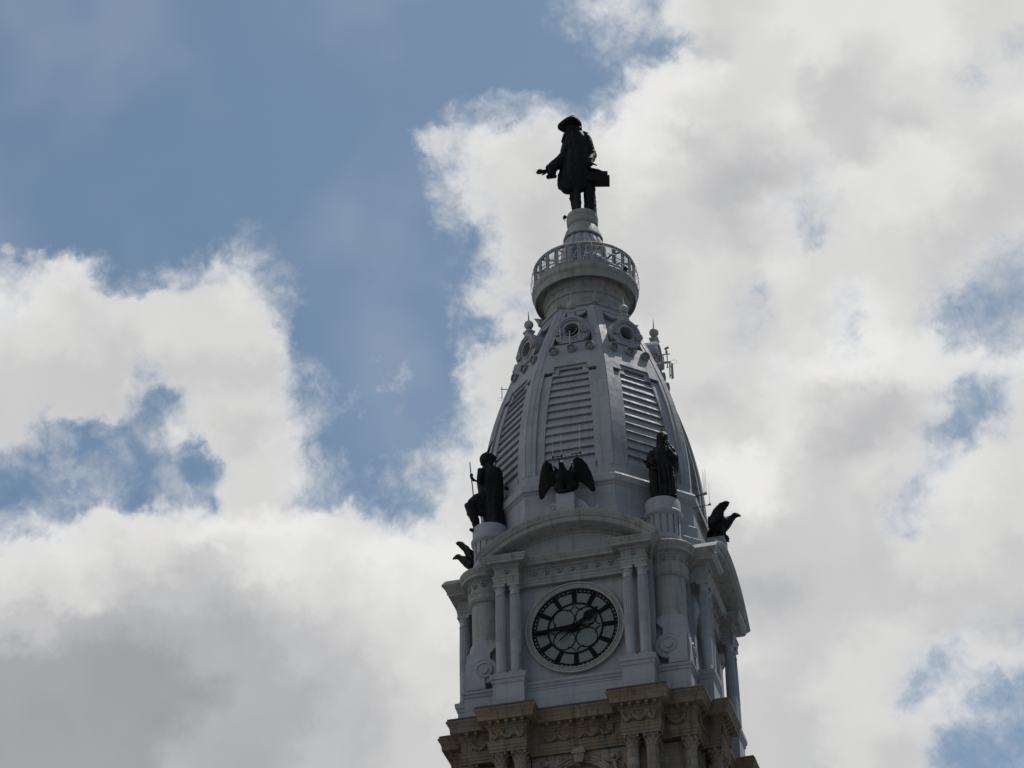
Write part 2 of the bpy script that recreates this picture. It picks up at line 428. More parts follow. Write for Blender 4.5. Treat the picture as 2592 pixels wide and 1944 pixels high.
def modillion(rz, x, yf): place('modillion', mom, T, rz, Matrix.Rotation(rz, 3, 'Z') @ Vector((x, yf, -.12)))
def garland(rz, *a):
    m = MB(); swag(m, *a); m.build('garland', STONE_D, T, rz, loc=(0, 0, -.12))
def swag(m, x0, x1, yf, z0, dip):
    n = 14; pts = []; rr = []
    for i in range(n+1):
        t = i/n; pts.append((x0+(x1-x0)*t, yf-.1, z0-dip*4*t*(1-t)+random.uniform(-.012, .012))); rr.append(.07+.1*(4*t*(1-t))+random.uniform(-.02, .025))
    m.tube(pts, rr, 7)
    for x in (x0, x1):
        m.ball((x, yf-.12, z0+.05), .13, 10, 6); m.tube([(x, yf-.08, z0), (x+.03, yf-.1, z0-.3), (x-.02, yf-.06, z0-.52)], [.05, .07, .03], 6)
    for i in range(13):
        t = .3+.4*random.random(); m.ball((x0+(x1-x0)*t, yf-.2, z0-dip*4*t*(1-t)+random.uniform(-.14, .08)), random.uniform(.06, .11), 8, 5)
for rz in SIDES:
    for x in (-2.2, -1.32, -.44, .44, 1.32, 2.2): modillion(rz, x, CW)
    for s_ in (-1, 1):
        for x in (3.72, 4.32, 4.94, 5.56, 6.18): modillion(rz, s_*x, BY)
        for x in (7.6, 8.3): modillion(rz, s_*x, -CQ)
        garland(rz, s_*4.42, s_*5.48, BY, 101.75, .52); garland(rz, s_*3.72, s_*4.3, BY, 101.72, .5); garland(rz, s_*5.6, s_*6.2, BY, 101.72, .5)
        garland(rz, s_*6.8, s_*8.0, -CQ, 101.7, .5)
    for i in range(5):
        x = -2.6+i*1.05; garland(rz, x, x+1.0, CW, 101.68, .5)
# arch wall with voussoirs, keystone and spandrel reliefs
AR, AZ = 2.25, 96.85
aw = MB(); poly = [(-3.6, 86), (-AR, 86)]+[(-AR*cos(pi*i/24), AZ+AR*sin(pi*i/24)) for i in range(25)]+[(AR, 86), (3.6, 86), (3.6, 100.098), (-3.6, 100.098)]
aw.prism_y(poly, -8.45, -7.62)
aw.build('arch_wall', STONE, T, smooth=False)
for r in (R90, -R90): place('arch_wall', bpy.data.meshes['arch_wall'], T, r)
av = MB()
for ra, rb, y in ((AR, AR+.18, -8.52), (AR+.18, AR+.42, -8.58), (AR+.42, AR+.55, -8.66)): av.annulus_y(0, AZ, ra, rb, y, -8.3, 40, 0, pi)
av.build('archivolt', STONE, T)
ks = MB(); ks.rings([[(-.3, -8.95, 98.95), (.3, -8.95, 98.95), (.3, -8.3, 98.95), (-.3, -8.3, 98.95)], [(-.44, -9.02, 99.62), (.44, -9.02, 99.62), (.44, -8.3, 99.62), (-.44, -8.3, 99.62)]])
ks.box(-.52, .52, -9.08, -8.3, 99.62, 99.8); ks.box(-.48, .48, -9.04, -8.3, 99.8, 100.09)
for x in (-.15, .15): ks.rings([[(x-.05, -8.99, 98.97), (x+.05, -8.99, 98.97), (x+.05, -8.9, 98.97), (x-.05, -8.9, 98.97)], [(x-.07, -9.06, 99.6), (x+.07, -9.06, 99.6), (x+.07, -8.9, 99.6), (x-.07, -8.9, 99.6)]])
ks.build('keystone', STONE, T, smooth=False)
rw = MB().box(-2.2, 2.2, -7.6, -7.3, 86, 99.4); rw.build('arch_recess', VOID, T, smooth=False)
def relief(sg):
    m = MB(); y = -8.55
    m.tube([(sg*2.75, y, 97.9), (sg*2.72, y, 98.3), (sg*2.62, y, 98.75), (sg*2.55, y, 99.0)], [.34, .27, .24, .12], 10, .6)
    m.ball((sg*2.5, y-.05, 99.28), .2, 12, 8)
    m.tube([(sg*2.5, y, 98.85), (sg*2.15, y, 98.92), (sg*1.8, y, 99.08), (sg*1.55, y, 99.2)], [.12, .1, .08, .06], 8)
    m.tube([(sg*2.72, y, 98.9), (sg*3.0, y, 99.15), (sg*2.98, y, 99.5), (sg*2.72, y, 99.62)], [.12, .1, .08, .07], 8)
    m.tube([(sg*2.75, y, 98.0), (sg*2.7, y, 97.4), (sg*3.0, y, 96.8)], [.33, .26, .16], 8, .7)
    m.tube([(sg*2.9, y+.08, 98.8), (sg*3.25, y+.08, 98.5), (sg*3.4, y+.08, 97.7)], [.16, .2, .08], 8, .5)
    o = m.build('relief_figure', STONE, T); remesh(o, .035, 3, .04, .2)
relief(-1); relief(1)
# giant columns
def flute(n, d): return lambda a: 1-d*(0.5-0.5*cos(n*a))**.6
def stone_col():
    m = MB(); m.lathe([(.46, 88), (.445, 92), (.425, 98.9), (.42, 99.12)], 0, 0, 96, mod=flute(24, .07))
    m.lathe([(.44, 99.1), (.47, 99.13), (.47, 99.19), (.43, 99.22), (.42, 99.22)], 0, 0, 32)
    return m.mesh('column', STONE)
def corinth():
    m = MB(); m.lathe([(.40, 99.2), (.41, 99.6), (.46, 99.85), (.58, 99.98)], 0, 0, 32)
    for row, (z0, h, r0, out, n, off) in enumerate(((99.2, .34, .42, .17, 8, 0), (99.42, .38, .43, .22, 8, .5), (99.68, .28, .46, .24, 8, 0))):
        for i in range(n):
            a = 2*pi*(i+off)/n; d = Vector((cos(a), sin(a), 0)); t = Vector((-sin(a), cos(a), 0))
            rs = []
            for q, (rr, zz, ww) in enumerate(((r0-.04, z0, .12), (r0+.05, z0+h*.5, .15), (r0+out*.7, z0+h*.92, .13), (r0+out, z0+h, .10), (r0+out+.03, z0+h*.8, .05))):
                c_ = d*rr+Vector((0, 0, zz)); rs.append([c_-t*ww, c_+d*.05, c_+t*ww, c_-d*.05])
            m.rings(rs)
    for i in range(4):
        a = pi/4+i*R90; m.ball((.66*cos(a), .66*sin(a), 99.86), .12, 10, 8); m.ball((.53*cos(a+pi/4), .53*sin(a+pi/4), 99.93), .09, 8, 6)
    m.rect_mould(-.52, .52, -.52, .52, [(0, 99.97), (.06, 100.0), (.08, 100.096)])
    return m.mesh('capital', STONE, ang=50)
sc_mesh, cap_mesh = stone_col(), corinth()
def stone_column(x, y, rz):
    p = Matrix.Rotation(rz, 3, 'Z') @ Vector((x, y, 0))
    o = place('column', sc_mesh, T, rz, p); place('capital', cap_mesh, o)
for rz in SIDES:
    for x in (-5.65, -4.2, 4.2, 5.65): stone_column(x, -9.6, rz)
stone_column(8.2, -8.2, 0); stone_column(-8.2, -8.2, 0)
for rz in SIDES:
    for s_ in (-1, 1):
        pw = MB(); pw.box(*sorted((s_*3.7, s_*6.2)), -8.55, -7, 86, 100.097)
        pw.box(*sorted((s_*4.05, s_*4.35)), -8.75, -8.5, 86, 100.0); pw.box(*sorted((s_*5.5, s_*5.8)), -8.75, -8.5, 86, 100.0)
        pw.build('pier', STONE, T, rz, smooth=False)
pw = MB()
pw.mould(rot4([(-8.0, -8.0)]), [(0, 86), (0, 100.09), (-1, 100.095)]); pw.build('corner_wall', STONE, T, smooth=False)

# --- iron clock storey --------------------------------------------------
wl = MB()
for k in range(2):
    wl.M = Matrix.Rotation(k*R90, 4, 'Z'); wl.box(-6.12, 6.12, -8.4, 8.4, 103.2, 116.35+.01*k)
wl.M = None; wl.box(-7.86, 7.86, -7.86, 7.86, 103.2, 116.3)
wl.build('clock_storey_wall', IRON, T, smooth=False)
# plinth under everything with its moulded cap
pl = MB(); cap = [(-.3, 105.3), (0, 105.32), (0, 105.5), (.06, 105.52), (.1, 105.6), (.1, 105.72), (.18, 105.76), (.22, 105.86), (.22, 105.98), (-.2, 106.1)]
for k in range(4):
    pl.M = Matrix.Rotation(k*R90, 4, 'Z')
    pl.box(-3.9, 3.9, -9.0, -7, 103.2, 105.2)
    pl.xmould(-3.9, 3.9, -8.98, [(o*.9, z-.08) for o, z in cap], .9)
    pl.rect_mould(6.1, 8.62, -8.62, -6.1, [(0, 103.2), (0, 105.25)]+[(o, z+.02) for o, z in cap[1:]])
    for s_ in (-1, 1):
        x0, x1 = sorted((s_*3.72, s_*6.12))
        pl.rect_mould(x0, x1, -9.82, -8, [(0, 103.2), (0, 105.75), (.05, 105.78), (.09, 105.9), (.09, 106.05), (.17, 106.1), (.2, 106.3), (.2, 106.5), (.1, 106.54)])
pl.build('plinth', IRON, T, smooth=False)
# coupled iron columns
def iron_col():
    m = MB()
    m.rect_mould(-.5, .5, -.5, .5, [(0, 106.53), (0, 106.68), (-.04, 106.7)])
    m.lathe([(.3, 106.69), (.47, 106.7), (.51, 106.76), (.47, 106.83), (.44, 106.86), (.46, 106.9), (.47, 106.95), (.42, 107.02), (.3, 107.03)], n=32)
    m.lathe([(.425, 107.0), (.428, 109.3)], n=32)
    m.lathe([(.43, 109.28), (.445, 109.3), (.445, 109.36), (.43, 109.38)], n=32)
    m.lathe([(.43, 109.35), (.415, 111.5), (.385, 113.3)], n=120, mod=flute(20, .11))
    m.lathe([(.37, 113.28), (.41, 113.3), (.41, 113.36), (.375, 113.38), (.37, 113.75), (.40, 113.78), (.43, 113.9), (.46, 113.96), (.3, 113.97)], n=32)
    m.rect_mould(-.44, .44, -.44, .44, [(0, 113.96), (.03, 114.0), (.03, 114.12), (0, 114.14), (0, 114.225)])
    return m.mesh('column', IRON)
ic = iron_col()
for rz in SIDES:
    for x in (-5.5, -4.38, 4.38, 5.5):
        p = Matrix.Rotation(rz, 3, 'Z') @ Vector((x, -9.38, 0)); place('column', ic, T, rz, p)
# entablature blocks over the columns
EP = [(-.2, 114.22), (0, 114.225), (0, 114.46), (.03, 114.47), (.03, 114.7), (.09, 114.74), (.11, 114.86), (.04, 114.9), (-.06, 114.92), (-.06, 115.58),
      (.02, 115.6), (.08, 115.7), (.14, 115.76), (.56, 115.78), (.58, 115.98), (.62, 116.0), (.66, 116.1), (.74, 116.22), (.76, 116.25), (.76, 116.34), (.2, 116.4)]
def rosette(m, x, y, z, r=.17):
    m.annulus_y(x, z, r*.5, r*1.1, y-.13, y+.05, 20); m.torus((x, y-.13, z), r*.8, .05, 'y', 20, 6); m.disc_y(x, z, r*.2, y-.1, y+.05, 8)
eb = MB()
for s_ in (-1, 1):
    x0, x1 = sorted((s_*3.92, s_*5.92)); eb.rect_mould(x0, x1, -9.84, -8.2, EP)
    rosette(eb, s_*4.93, -9.78, 115.25)
eb.xmould(-4.1, 4.1, -8.86, [(o, z-.012) for o, z in EP], 1.0)
for i in range(7): rosette(eb, -2.95+i*.983, -8.8, 115.27)
ebm = eb.mesh('entablature', IRON2, ang=30)
# segmental pediment
AC = 109.0
PP = [(8.7, -7.2), (8.7, -8.72), (8.84, -8.75), (8.9, -8.95), (9.0, -9.02), (9.12, -9.3), (9.2, -9.34), (9.3, -9.76), (9.36, -10.32), (9.44, -10.50), (9.5, -10.52), (9.54, -10.44), (9.82, -10.48), (9.86, -10.58), (9.95, -10.62), (10.12, -10.74), (10.2, -10.78), (10.3, -10.78), (10.3, -7.2)]
pd = MB().arcsweep(PP, AC, -rad(43.2), rad(43.2), 56)
pd.arcsweep([(8.75, -8.2), (8.75, -8.66), (7.1, -8.66), (7.1, -8.2)], AC, -rad(30), rad(30), 40)
pd.prism_y([(-4.1, 116.3), (4.1, 116.3)]+[(8.72*sin(a), AC+8.72*cos(a)) for a in [rad(27-i*3) for i in range(19)]], -8.6, -8.1)
pd.box(-.55, .75, -8.7, -8.4, 116.75, 117.5)
pdm = pd.mesh('pediment', IRON2, ang=28)
# block and scrolls that carry the eagle
bk = MB(); bk.box(-.7, .7, -10.45, -9.0, 119.1, 121.0)
for s_ in (-1, 1):
    bk.prism_y([(s_*.68, 119.2), (s_*.68, 120.25), (s_*.95, 120.5), (s_*1.25, 120.45), (s_*1.5, 120.15), (s_*1.75, 119.75), (s_*2.1, 119.6), (s_*2.45, 119.65), (s_*2.7, 119.4), (s_*2.6, 119.0)], -10.0, -9.5)
    bk.torus((s_*1.1, -10.0, 120.1), .2, .05, 'y', 18, 6); bk.disc_y(s_*2.38, 119.62, .17, -10.06, -9.45, 16)
bkm = bk.mesh('eagle_block', IRON, smooth=False)
for rz in SIDES:
    place('entablature', ebm, T, rz); place('pediment', pdm, T, rz); place('eagle_block', bkm, T, rz)
# roof over the storey, closing it behind the pediments
rf = MB(); rf.mould(rot4([(-6.3, -8.6), (6.3, -8.6), (6.9, -6.9)][:2]), [(0, 116.2), (0, 116.42), (-.4, 116.5)])
for k in range(4):
    rf.M = Matrix.Rotation(k*R90, 4, 'Z')
    rf.prism_y([(-6.8, 116.3), (6.8, 116.3)]+[(9.9*sin(a), AC+9.9*cos(a)) for a in [rad(43-i*4.3) for i in range(21)]], -8.2, -6.5)
rf.build('storey_roof', IRON, T, smooth=False)
# corner bays
BC = 7.08
cb = MB()
cb.lathe([(1.24, 110.4), (1.24, 113.75), (1.3, 113.78), (1.42, 113.85), (1.5, 114.0), (1.5, 114.12), (1.44, 114.16), (1.44, 114.4), (1.5, 114.5), (1.54, 114.68), (1.5, 114.8), (1.38, 114.84),
          (1.38, 115.5), (1.44, 115.54), (1.52, 115.66), (1.6, 115.7), (1.92, 115.74), (1.94, 115.95), (2.0, 116.0), (2.06, 116.12), (2.14, 116.24), (2.16, 116.36), (2.1, 116.44), (1.2, 116.56)], BC, -BC, 64)
for a in (0, 30, 60, 90):
    m0 = cb.M; cb.M = Matrix.Translation((BC, -BC, 0)) @ Matrix.Rotation(rad(a), 4, 'Z'); rosette(cb, 0, -1.37, 115.2); cb.M = m0
cb.build('corner_bay', IRON2, T, ang=28)
# scroll brackets at the foot of each bay
def console(m):
    out = [(6.64, 109.3), (6.64, 109.0)]
    out += [(7.05+1.08*cos(a), 107.72+1.08*sin(a)) for a in [rad(112+i*10.2) for i in range(16)]]
    out += [(8.1, 106.2), (8.6, 106.2), (8.66, 107.2), (8.6, 108.3), (8.45, 108.9), (8.36, 109.3)]
    m.prism_y(out, -8.44, -7.0)
    for r, y in ((1.05, -8.54), (.66, -8.66), (.3, -8.78)): m.disc_y(7.05, 107.72, r, y, -8.4, 36)
    m.torus((7.05, -8.54, 107.72), .98, .05, 'y', 36, 6); m.torus((7.05, -8.68, 107.72), .6, .045, 'y', 30, 6)
co = MB(); console(co)
mir = Matrix(((0, -1, 0, 0), (-1, 0, 0, 0), (0, 0, 1, 0), (0, 0, 0, 1)))      # mirror across the diagonal, so both faces carry a scroll
co.M = mir; console(co); co.M = None
rs = []
for i in range(9):                                      # the shaft swells from round to square and is cut back beside the columns
    t = i/8; z = 110.46-t*1.2; e_ = 2/(2+7*t); xl = BC-1.24+.8*(t**1.5 if t < 1 else 1)
    ring = []
    for q in range(48):
        a = 2*pi*q/48; cx_, sy_ = cos(a), sin(a); h = 1.24+.05*t
        x = BC+h*math.copysign(abs(cx_)**e_, cx_); y = BC+h*math.copysign(abs(sy_)**e_, sy_)
        ring.append((max(x, xl), -max(y, xl), z))
    rs.append(ring)
co.rings(rs)
com = co.mesh('scroll_bracket', IRON, ang=25)
# drum pedestals over the bays
dp = MB(); PC = 6.85
dp.lathe([(1.5, 116.5), (1.5, 116.8), (1.36, 116.9), (1.3, 117.3)], PC, -PC, 48)
dp.lathe([(1.24, 117.2), (1.24, 119.6)], PC, -PC, 48)
for i in range(16):
    a0 = 2*pi*i/16; dp.lathe([(1.0, 117.55), (1.32, 117.55), (1.32, 119.35), (1.0, 119.35)], PC, -PC, 5, a0+.09, a0+2*pi/16-.03)
dp.lathe([(1.2, 117.2), (1.36, 117.25), (1.36, 117.6), (1.2, 117.62)], PC, -PC, 48)
dp.lathe([(1.2, 119.3), (1.34, 119.32), (1.42, 119.42), (1.5, 119.5), (1.52, 119.72), (1.46, 119.84), (1.38, 119.9), (1.38, 120.7), (1.34, 120.86), (1.24, 120.92), (.2, 120.93)], PC, -PC, 48)
dpm = dp.mesh('statue_pedestal', IRON, ang=30)
place('statue_pedestal', dpm, T, 0); place('statue_pedestal', dpm, T, -R90); place('scroll_bracket', com, T, 0); place('scroll_bracket', com, T, -R90)
place('corner_bay', bpy.data.meshes['corner_bay'], T, -R90)
for k, n_ in ((R90, 1), (pi, 2)):
    place('corner_bay', bpy.data.meshes['corner_bay'], T, k); place('statue_pedestal', dpm, T, k)

# --- clock -----------------------------------------------------------------
ZC = 110.3; DY = -8.42
rim = MB()
rim_prof = [(3.34, -8.36), (3.34, -8.66), (3.42, -8.7), (3.45, -8.6), (3.70, -8.58), (3.73, -8.7), (3.80, -8.72), (3.84, -8.68), (3.84, -8.36)]
rim.rings([[(r*cos(2*pi*i/96), y, ZC+r*sin(2*pi*i/96)) for r, y in rim_prof] for i in range(97)], cap=False)
for i in range(120):                                    # beaded ornament round the frame
    a = 2*pi*i/120; rim.ball((3.57*cos(a), -8.6, ZC+3.57*sin(a)), .07, 6, 4)
marks = MB(); y0, y1 = DY-.06, DY+.03
marks.annulus_y(0, ZC, 3.24, 3.33, y0, y1, 96); marks.annulus_y(0, ZC, 3.0, 3.08, y0, y1, 96)
marks.annulus_y(0, ZC, 2.04, 2.16, y0-.01, y1, 80)
for i in range(60):
    a = 2*pi*i/60; c_, s_ = cos(a), sin(a); hw = .055 if i % 5 else .16
    P = lambda r, w_: (r*s_+w_*c_, ZC+r*c_-w_*s_)
    marks.prism_y([P(3.04, -hw), P(3.04, hw), P(3.28, hw), P(3.28, -hw)], y0+.004, y1)
    if i % 5 == 0: marks.prism_y([P(2.1, -.15), P(2.1, .15), P(3.05, .2), P(3.05, -.2)], y0-.006, y1)
for sx in (-1, 1):
    for sz in (-1, 1): marks.annulus_y(sx*.86, ZC+sz*.87, .79, .85, y0+.006, y1, 48)
for k in range(4):                                      # little curved diamonds between the four circles
    a = k*R90; M = Matrix.Translation((0, 0, ZC)) @ Matrix.Rotation(a, 4, 'Y'); marks.M = M
    for s_ in (-1, 1):
        marks.annulus_y(s_*.62, 2.12, .56, .62, y0+.01, y1, 16, rad(200) if s_ > 0 else rad(270), rad(270) if s_ > 0 else rad(340))
marks.M = None
hr = MB(); ha = rad(51.3)
def hand(m, ang, pts, y0, y1):
    c_, s_ = cos(ang), sin(ang)
    L_ = [(r, w_) for r, w_ in pts]; poly = [(r*s_-w_*c_, ZC+r*c_+w_*s_) for r, w_ in L_]+[(r*s_+w_*c_, ZC+r*c_-w_*s_) for r, w_ in reversed(L_)]
    m.prism_y(poly, y0, y1)
hand(hr, ha, [(-.1, .18), (0, .3), (.3, .2), (1.0, .13), (1.15, .3), (1.35, .38), (1.6, .33), (1.85, .22), (1.95, .16), (2.0, .22), (2.08, .1), (2.3, .08)], DY-.26, DY-.18)
hr.disc_y(0, ZC, .34, DY-.3, DY-.1, 24)
mh = MB(); hand(mh, rad(268.3), [(-.1, .2), (0, .26), (.5, .2), (2.0, .12), (3.1, .09)], DY-.36, DY-.29)
hand(mh, rad(268.3-180), [(.1, .05), (1.2, .03), (1.45, .09), (1.5, .02)], DY-.36, DY-.29)
hand(hr, ha+pi, [(.1, .05), (1.5, .028), (1.6, .02)], DY-.26, DY-.18)
mh.disc_y(0, ZC, .2, DY-.4, DY-.1, 20); mh.tube([(0, DY-.2, ZC), (0, DY, ZC)], .1, 8)
dial = MB(); dial.disc_y(0, ZC, 3.34, DY, -8.3, 96)
clock0 = place('clock', rim.mesh('clock', RIM), T)
place('dial', dial.mesh('dial', DIAL), clock0); place('dial_tracery', marks.mesh('dial_tracery', BLACK, ang=20), clock0)
place('hour_hand', hr.mesh('hour_hand', BLACK, smooth=False), clock0); place('minute_hand', mh.mesh('minute_hand', BLACK, smooth=False), clock0)
for rz in (R90,): copy_obj(clock0, T, rz)

# --- octagonal drum and dome ---------------------------------------------
MB().oct([(9.9, 116.0), (9.9, 119.0), (9.72, 119.15), (9.62, 119.2), (9.62, 120.2), (9.45, 120.35), (9.36, 120.4), (9.36, 122.3), (9.42, 122.34), (9.5, 122.48), (9.62, 122.55), (9.66, 122.6), (9.66, 123.1), (9.6, 123.2), (9.56, 123.3), (9.2, 123.4), (8.7, 123.42)]).build('dome_drum', IRON, T, smooth=False)
PR = [(122.4, 9.25), (123.4, 9.18), (125, 9.16), (126.7, 9.08), (128.4, 8.90), (129.6, 8.72), (131.1, 8.42), (132.3, 8.15), (133.2, 7.9), (134.75, 7.42), (135.7, 7.08), (137.7, 6.33), (138.9, 5.82), (141, 4.75), (143, 3.8)]
def lerp(tab, z):
    for (a, fa), (b, fb) in zip(tab, tab[1:]):
        if z <= b: return fa+(fb-fa)*max(0, (z-a))/(b-a)
    return tab[-1][1]
C8, S8 = cos(pi/8), sin(pi/8)
def RR(z): return lerp(PR, z)
def hw(z): return RR(z)*S8
def fp(s, z, off=0): return (s, -(RR(z)*C8+off), z)
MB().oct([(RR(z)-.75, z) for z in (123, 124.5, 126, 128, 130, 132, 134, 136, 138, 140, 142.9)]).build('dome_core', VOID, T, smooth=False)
def strip(m, f0, f1, z0, z1, o_in, o_out, n=None):
    n = n or max(1, int((z1-z0)/.6)); rs = []
    for i in range(n+1):
        z = z0+(z1-z0)*i/n; a = f0(z) if callable(f0) else f0; b = f1(z) if callable(f1) else f1
        rs.append([fp(a, z, o_out), fp(b, z, o_out), fp(b, z, o_in), fp(a, z, o_in)])
    m.rings(rs)
F1 = [(124.1, 2.73), (127.5, 2.64), (131.3, 2.46), (134.6, 2.14)]
GZ = [(137.9, 1.66), (142.45, .84)]
L1 = [(124.6, 2.05), (128, 1.96), (131.3, 1.74), (134.25, 1.47)]
df = MB()
strip(df, lambda z: -hw(z), lambda z: hw(z), 123.38, 124.15, -.6, 0)
for s_ in (-1, 1):
    def S(f): return (lambda z: s_*f(z))
    strip(df, S(hw), S(lambda z: lerp(F1, z)), 124.15, 134.6, -.6, 0, 24)
    strip(df, S(hw), lambda z: s_*1.34, 134.6, 135.23, -.6, 0)
    strip(df, S(hw), S(lambda z: lerp(GZ, z)), 137.9, 142.45, -.6, 0, 10)
    strip(df, S(lambda z: hw(z)-.02), S(lambda z: hw(z)-.42), 124.2, 142.9, -.2, .035, 40)      # raised rib band by the arris
strip(df, lambda z: -hw(z), lambda z: hw(z), 135.23, 137.9, -.6, 0)
strip(df, lambda z: -hw(z), lambda z: hw(z), 142.45, 142.95, -.6, 0)
# scalloped apron under the collar
poly = [fp(-.86, 142.46, -.05), fp(.86, 142.46, -.05)]+[fp(.84*cos(t), 142.4-.62*sin(t), -.05) for t in [pi*i/12 for i in range(1, 12)]]
df.rings([poly, [(x, y+.35, z) for x, y, z in poly]])
strip(df, lambda z: -lerp(GZ, z), lambda z: lerp(GZ, z), 137.9, 142.5, -.62, -.5)
dfm = df.mesh('dome_face', IRON, smooth=False)
lv = MB()
for s_ in (-1, 1):
    def S(f): return (lambda z: s_*f(z))
    strip(lv, S(lambda z: lerp(F1, z)), S(lambda z: lerp(L1, z)), 124.15, 134.3, -.5, -.16, 24)
    strip(lv, lambda z: s_*1.5, lambda z: s_*.97, 134.2, 134.92, -.5, -.161)
strip(lv, -1.36, 1.36, 134.9, 135.3, -.5, -.16)
strip(lv, -2.2, 2.2, 124.1, 124.78, -.5, -.16)
SZ = [124.75, 125.61, 126.36, 127.19, 127.98, 128.78, 129.6, 130.4, 131.14, 131.9, 132.67, 133.47, 134.16, 134.84]
for a, b in zip(SZ, SZ[1:]):
    w_ = (lambda z: lerp(L1, z)) if b < 134.3 else (lambda z: 1.0)
    wa, wb = w_(a)+.03, w_(b)+.03
    lo, hi = a+.02, b+.04
    p = [(-(RR(lo)*C8-.19), lo), (-(RR(hi)*C8-.42), hi), (-(RR(hi)*C8-.6), hi), (-(RR(lo)*C8-.6), lo), ]
    lv.rings([[(-wa if i in (0, 3) else -wb, y, z) for i, (y, z) in enumerate(p)], [(wa if i in (0, 3) else wb, y, z) for i, (y, z) in enumerate(p)]])
lvm = lv.mesh('louvre', IRON, smooth=False)
md = MB()
md.annulus_y(0, 0, .3, .385, -.3, .5, 28); md.disc_y(0, 0, .31, -.16, .4, 24); md.disc_y(0, 0, .1, -.24, 0, 12); md.torus((0, -.3, 0), .34, .045, 'y', 24, 6); md.torus((.0, -.17, 0), .2, .02, 'y', 16, 4)
mdm = md.mesh('medallion', IRON2, ang=30)
# dormer: round hood, oculus, side rolls, finial
DZ, DD = 139.08, 6.0
dm = MB()
dm.annulus_y(0, DZ, .66, 1.0, -DD+.12, -4.2, 48)
dm.annulus_y(0, DZ, .98, 1.36, -DD, -3.6, 40, rad(-18), rad(198))
dm.annulus_y(0, DZ, 1.12, 1.27, -DD-.07, -DD+.1, 40, rad(-18), rad(198)); dm.annulus_y(0, DZ, .64, .76, -DD+.03, -DD+.3, 40)
for s_ in (-1, 1):
    dm.disc_y(s_*1.12, DZ-.08, .34, -DD-.1, -4.6, 24); dm.torus((s_*1.12, -DD-.1, DZ-.08), .2, .045, 'y', 20, 6); dm.disc_y(s_*1.12, DZ-.08, .1, -DD-.16, -5.5, 12)
    dm.prism_y([(s_*.85, DZ-.3), (s_*1.42, DZ-.25), (s_*1.3, DZ-.75), (s_*.95, DZ-1.0)], -DD+.1, -4.8)
dm.prism_y([(-1.05, DZ-.35), (-.55, DZ-.5), (-.25, DZ-.66), (.25, DZ-.66), (.55, DZ-.5), (1.05, DZ-.35), (1.0, 137.95), (-1.0, 137.95)], -DD+.14, -5.0)
fn_ = MB()
fn_.rect_mould(-.3, .3, -5.95, -5.35, [(0, 140.35), (0, 140.75), (.07, 140.8), (.07, 140.95), (-.02, 141.0), (-.08, 141.1)])
fn_.lathe([(.3, 141.05), (.16, 141.15), (.15, 141.22), (.24, 141.26), (.12, 141.3)], 0, -5.65, 20)
fn_.ball((0, -5.65, 141.62), .39, 28, 18)
fn_.lathe([(.16, 141.96), (.09, 142.05), (.07, 142.1), (.015, 143.0)], 0, -5.65, 12)
dmm, fnm = dm.mesh('dormer', IRON, ang=28), fn_.mesh('finial', RIM)
dvm = MB().disc_y(0, DZ, .7, -4.9, -4.4, 32).mesh('oculus', VOID)
for k in range(8):
    az = k*pi/4; place('dome_face', dfm, T, az)
    if k in (0, 1, 2, 7, 6): place('louvre', lvm, T, az)
    if k in (0, 1, 2, 6, 7):
        for s_, z in ((-1.5, 137.1), (0, 137.12), (1.5, 137.1)): place('medallion', mdm, T, az, Matrix.Rotation(az, 3, 'Z') @ Vector(fp(s_, z)))
        d = place('dormer', dmm, T, az); place('oculus', dvm, d); place('finial', fnm, d)
# collar with acroteria
cl = MB().oct([(3.6, 142.7), (3.78, 142.78), (3.84, 142.86), (3.84, 142.98), (3.96, 143.04), (3.98, 143.26), (3.8, 143.34), (3.3, 143.36)])
for k in range(8):
    cl.M = Matrix.Rotation(pi/8+k*pi/4, 4, 'Z')
    cl.rings([[(-.26*w_, -3.98-o, z), (0, -4.1-o, z), (.26*w_, -3.98-o, z), (0, -3.5-o*.4, z)] for z, w_, o in ((143.1, .8, 0), (143.3, 1.1, .04), (143.5, .9, .12), (143.68, .5, .24), (143.82, .15, .34))])
cl.build('dome_collar', IRON2, T, smooth=False)
# round neck and balcony
MB().lathe([(3.1, 143.2), (3.42, 143.3), (3.36, 143.5), (3.3, 144.3), (3.34, 144.5), (3.46, 144.56), (3.48, 144.66), (3.36, 144.7), (3.34, 145.25), (3.42, 145.3), (3.46, 145.42), (3.58, 145.48), (3.6, 145.6), (3.62, 145.98),
            (4.12, 146.0), (4.16, 145.62), (4.24, 145.6), (4.3, 145.8), (4.3, 145.95), (4.34, 146.2), (4.42, 146.3), (4.48, 146.42), (4.5, 146.6), (4.46, 146.72), (4.42, 146.76), (4.42, 146.98), (4.36, 147.06), (4.3, 147.1), (1.2, 147.12)], n=96).build('balcony', IRON2, T, ang=28)
NP = 26
rl = MB()
for i in range(NP):
    a = rad(7.1)+2*pi*i/NP; rl.M = Matrix.Rotation(a, 4, 'Z')
    for dx in (-.11, .11): rl.box(dx-.045, dx+.045, -4.27, -4.13, 147.08, 148.86)
    rl.box(-.05, .05, -4.22, -4.16, 147.1, 148.86)
    rl.tube([(0, -4.1, 148.1), (0, -3.4, 148.75)], .045, 6)
    rl.tube([(.25, -4.1, 147.2), (.5, -3.3, 148.85)], .035, 6)
    rl.box(-.62, .62, -2.1, -2.0, 147.2, 147.5)
rl.M = None
for r, z, t in ((4.2, 147.55, .05), (4.2, 147.22, .04)): rl.torus((0, 0, z), r, t, 'z', 104, 6)
rl.build('deck_railing', IRON, T)
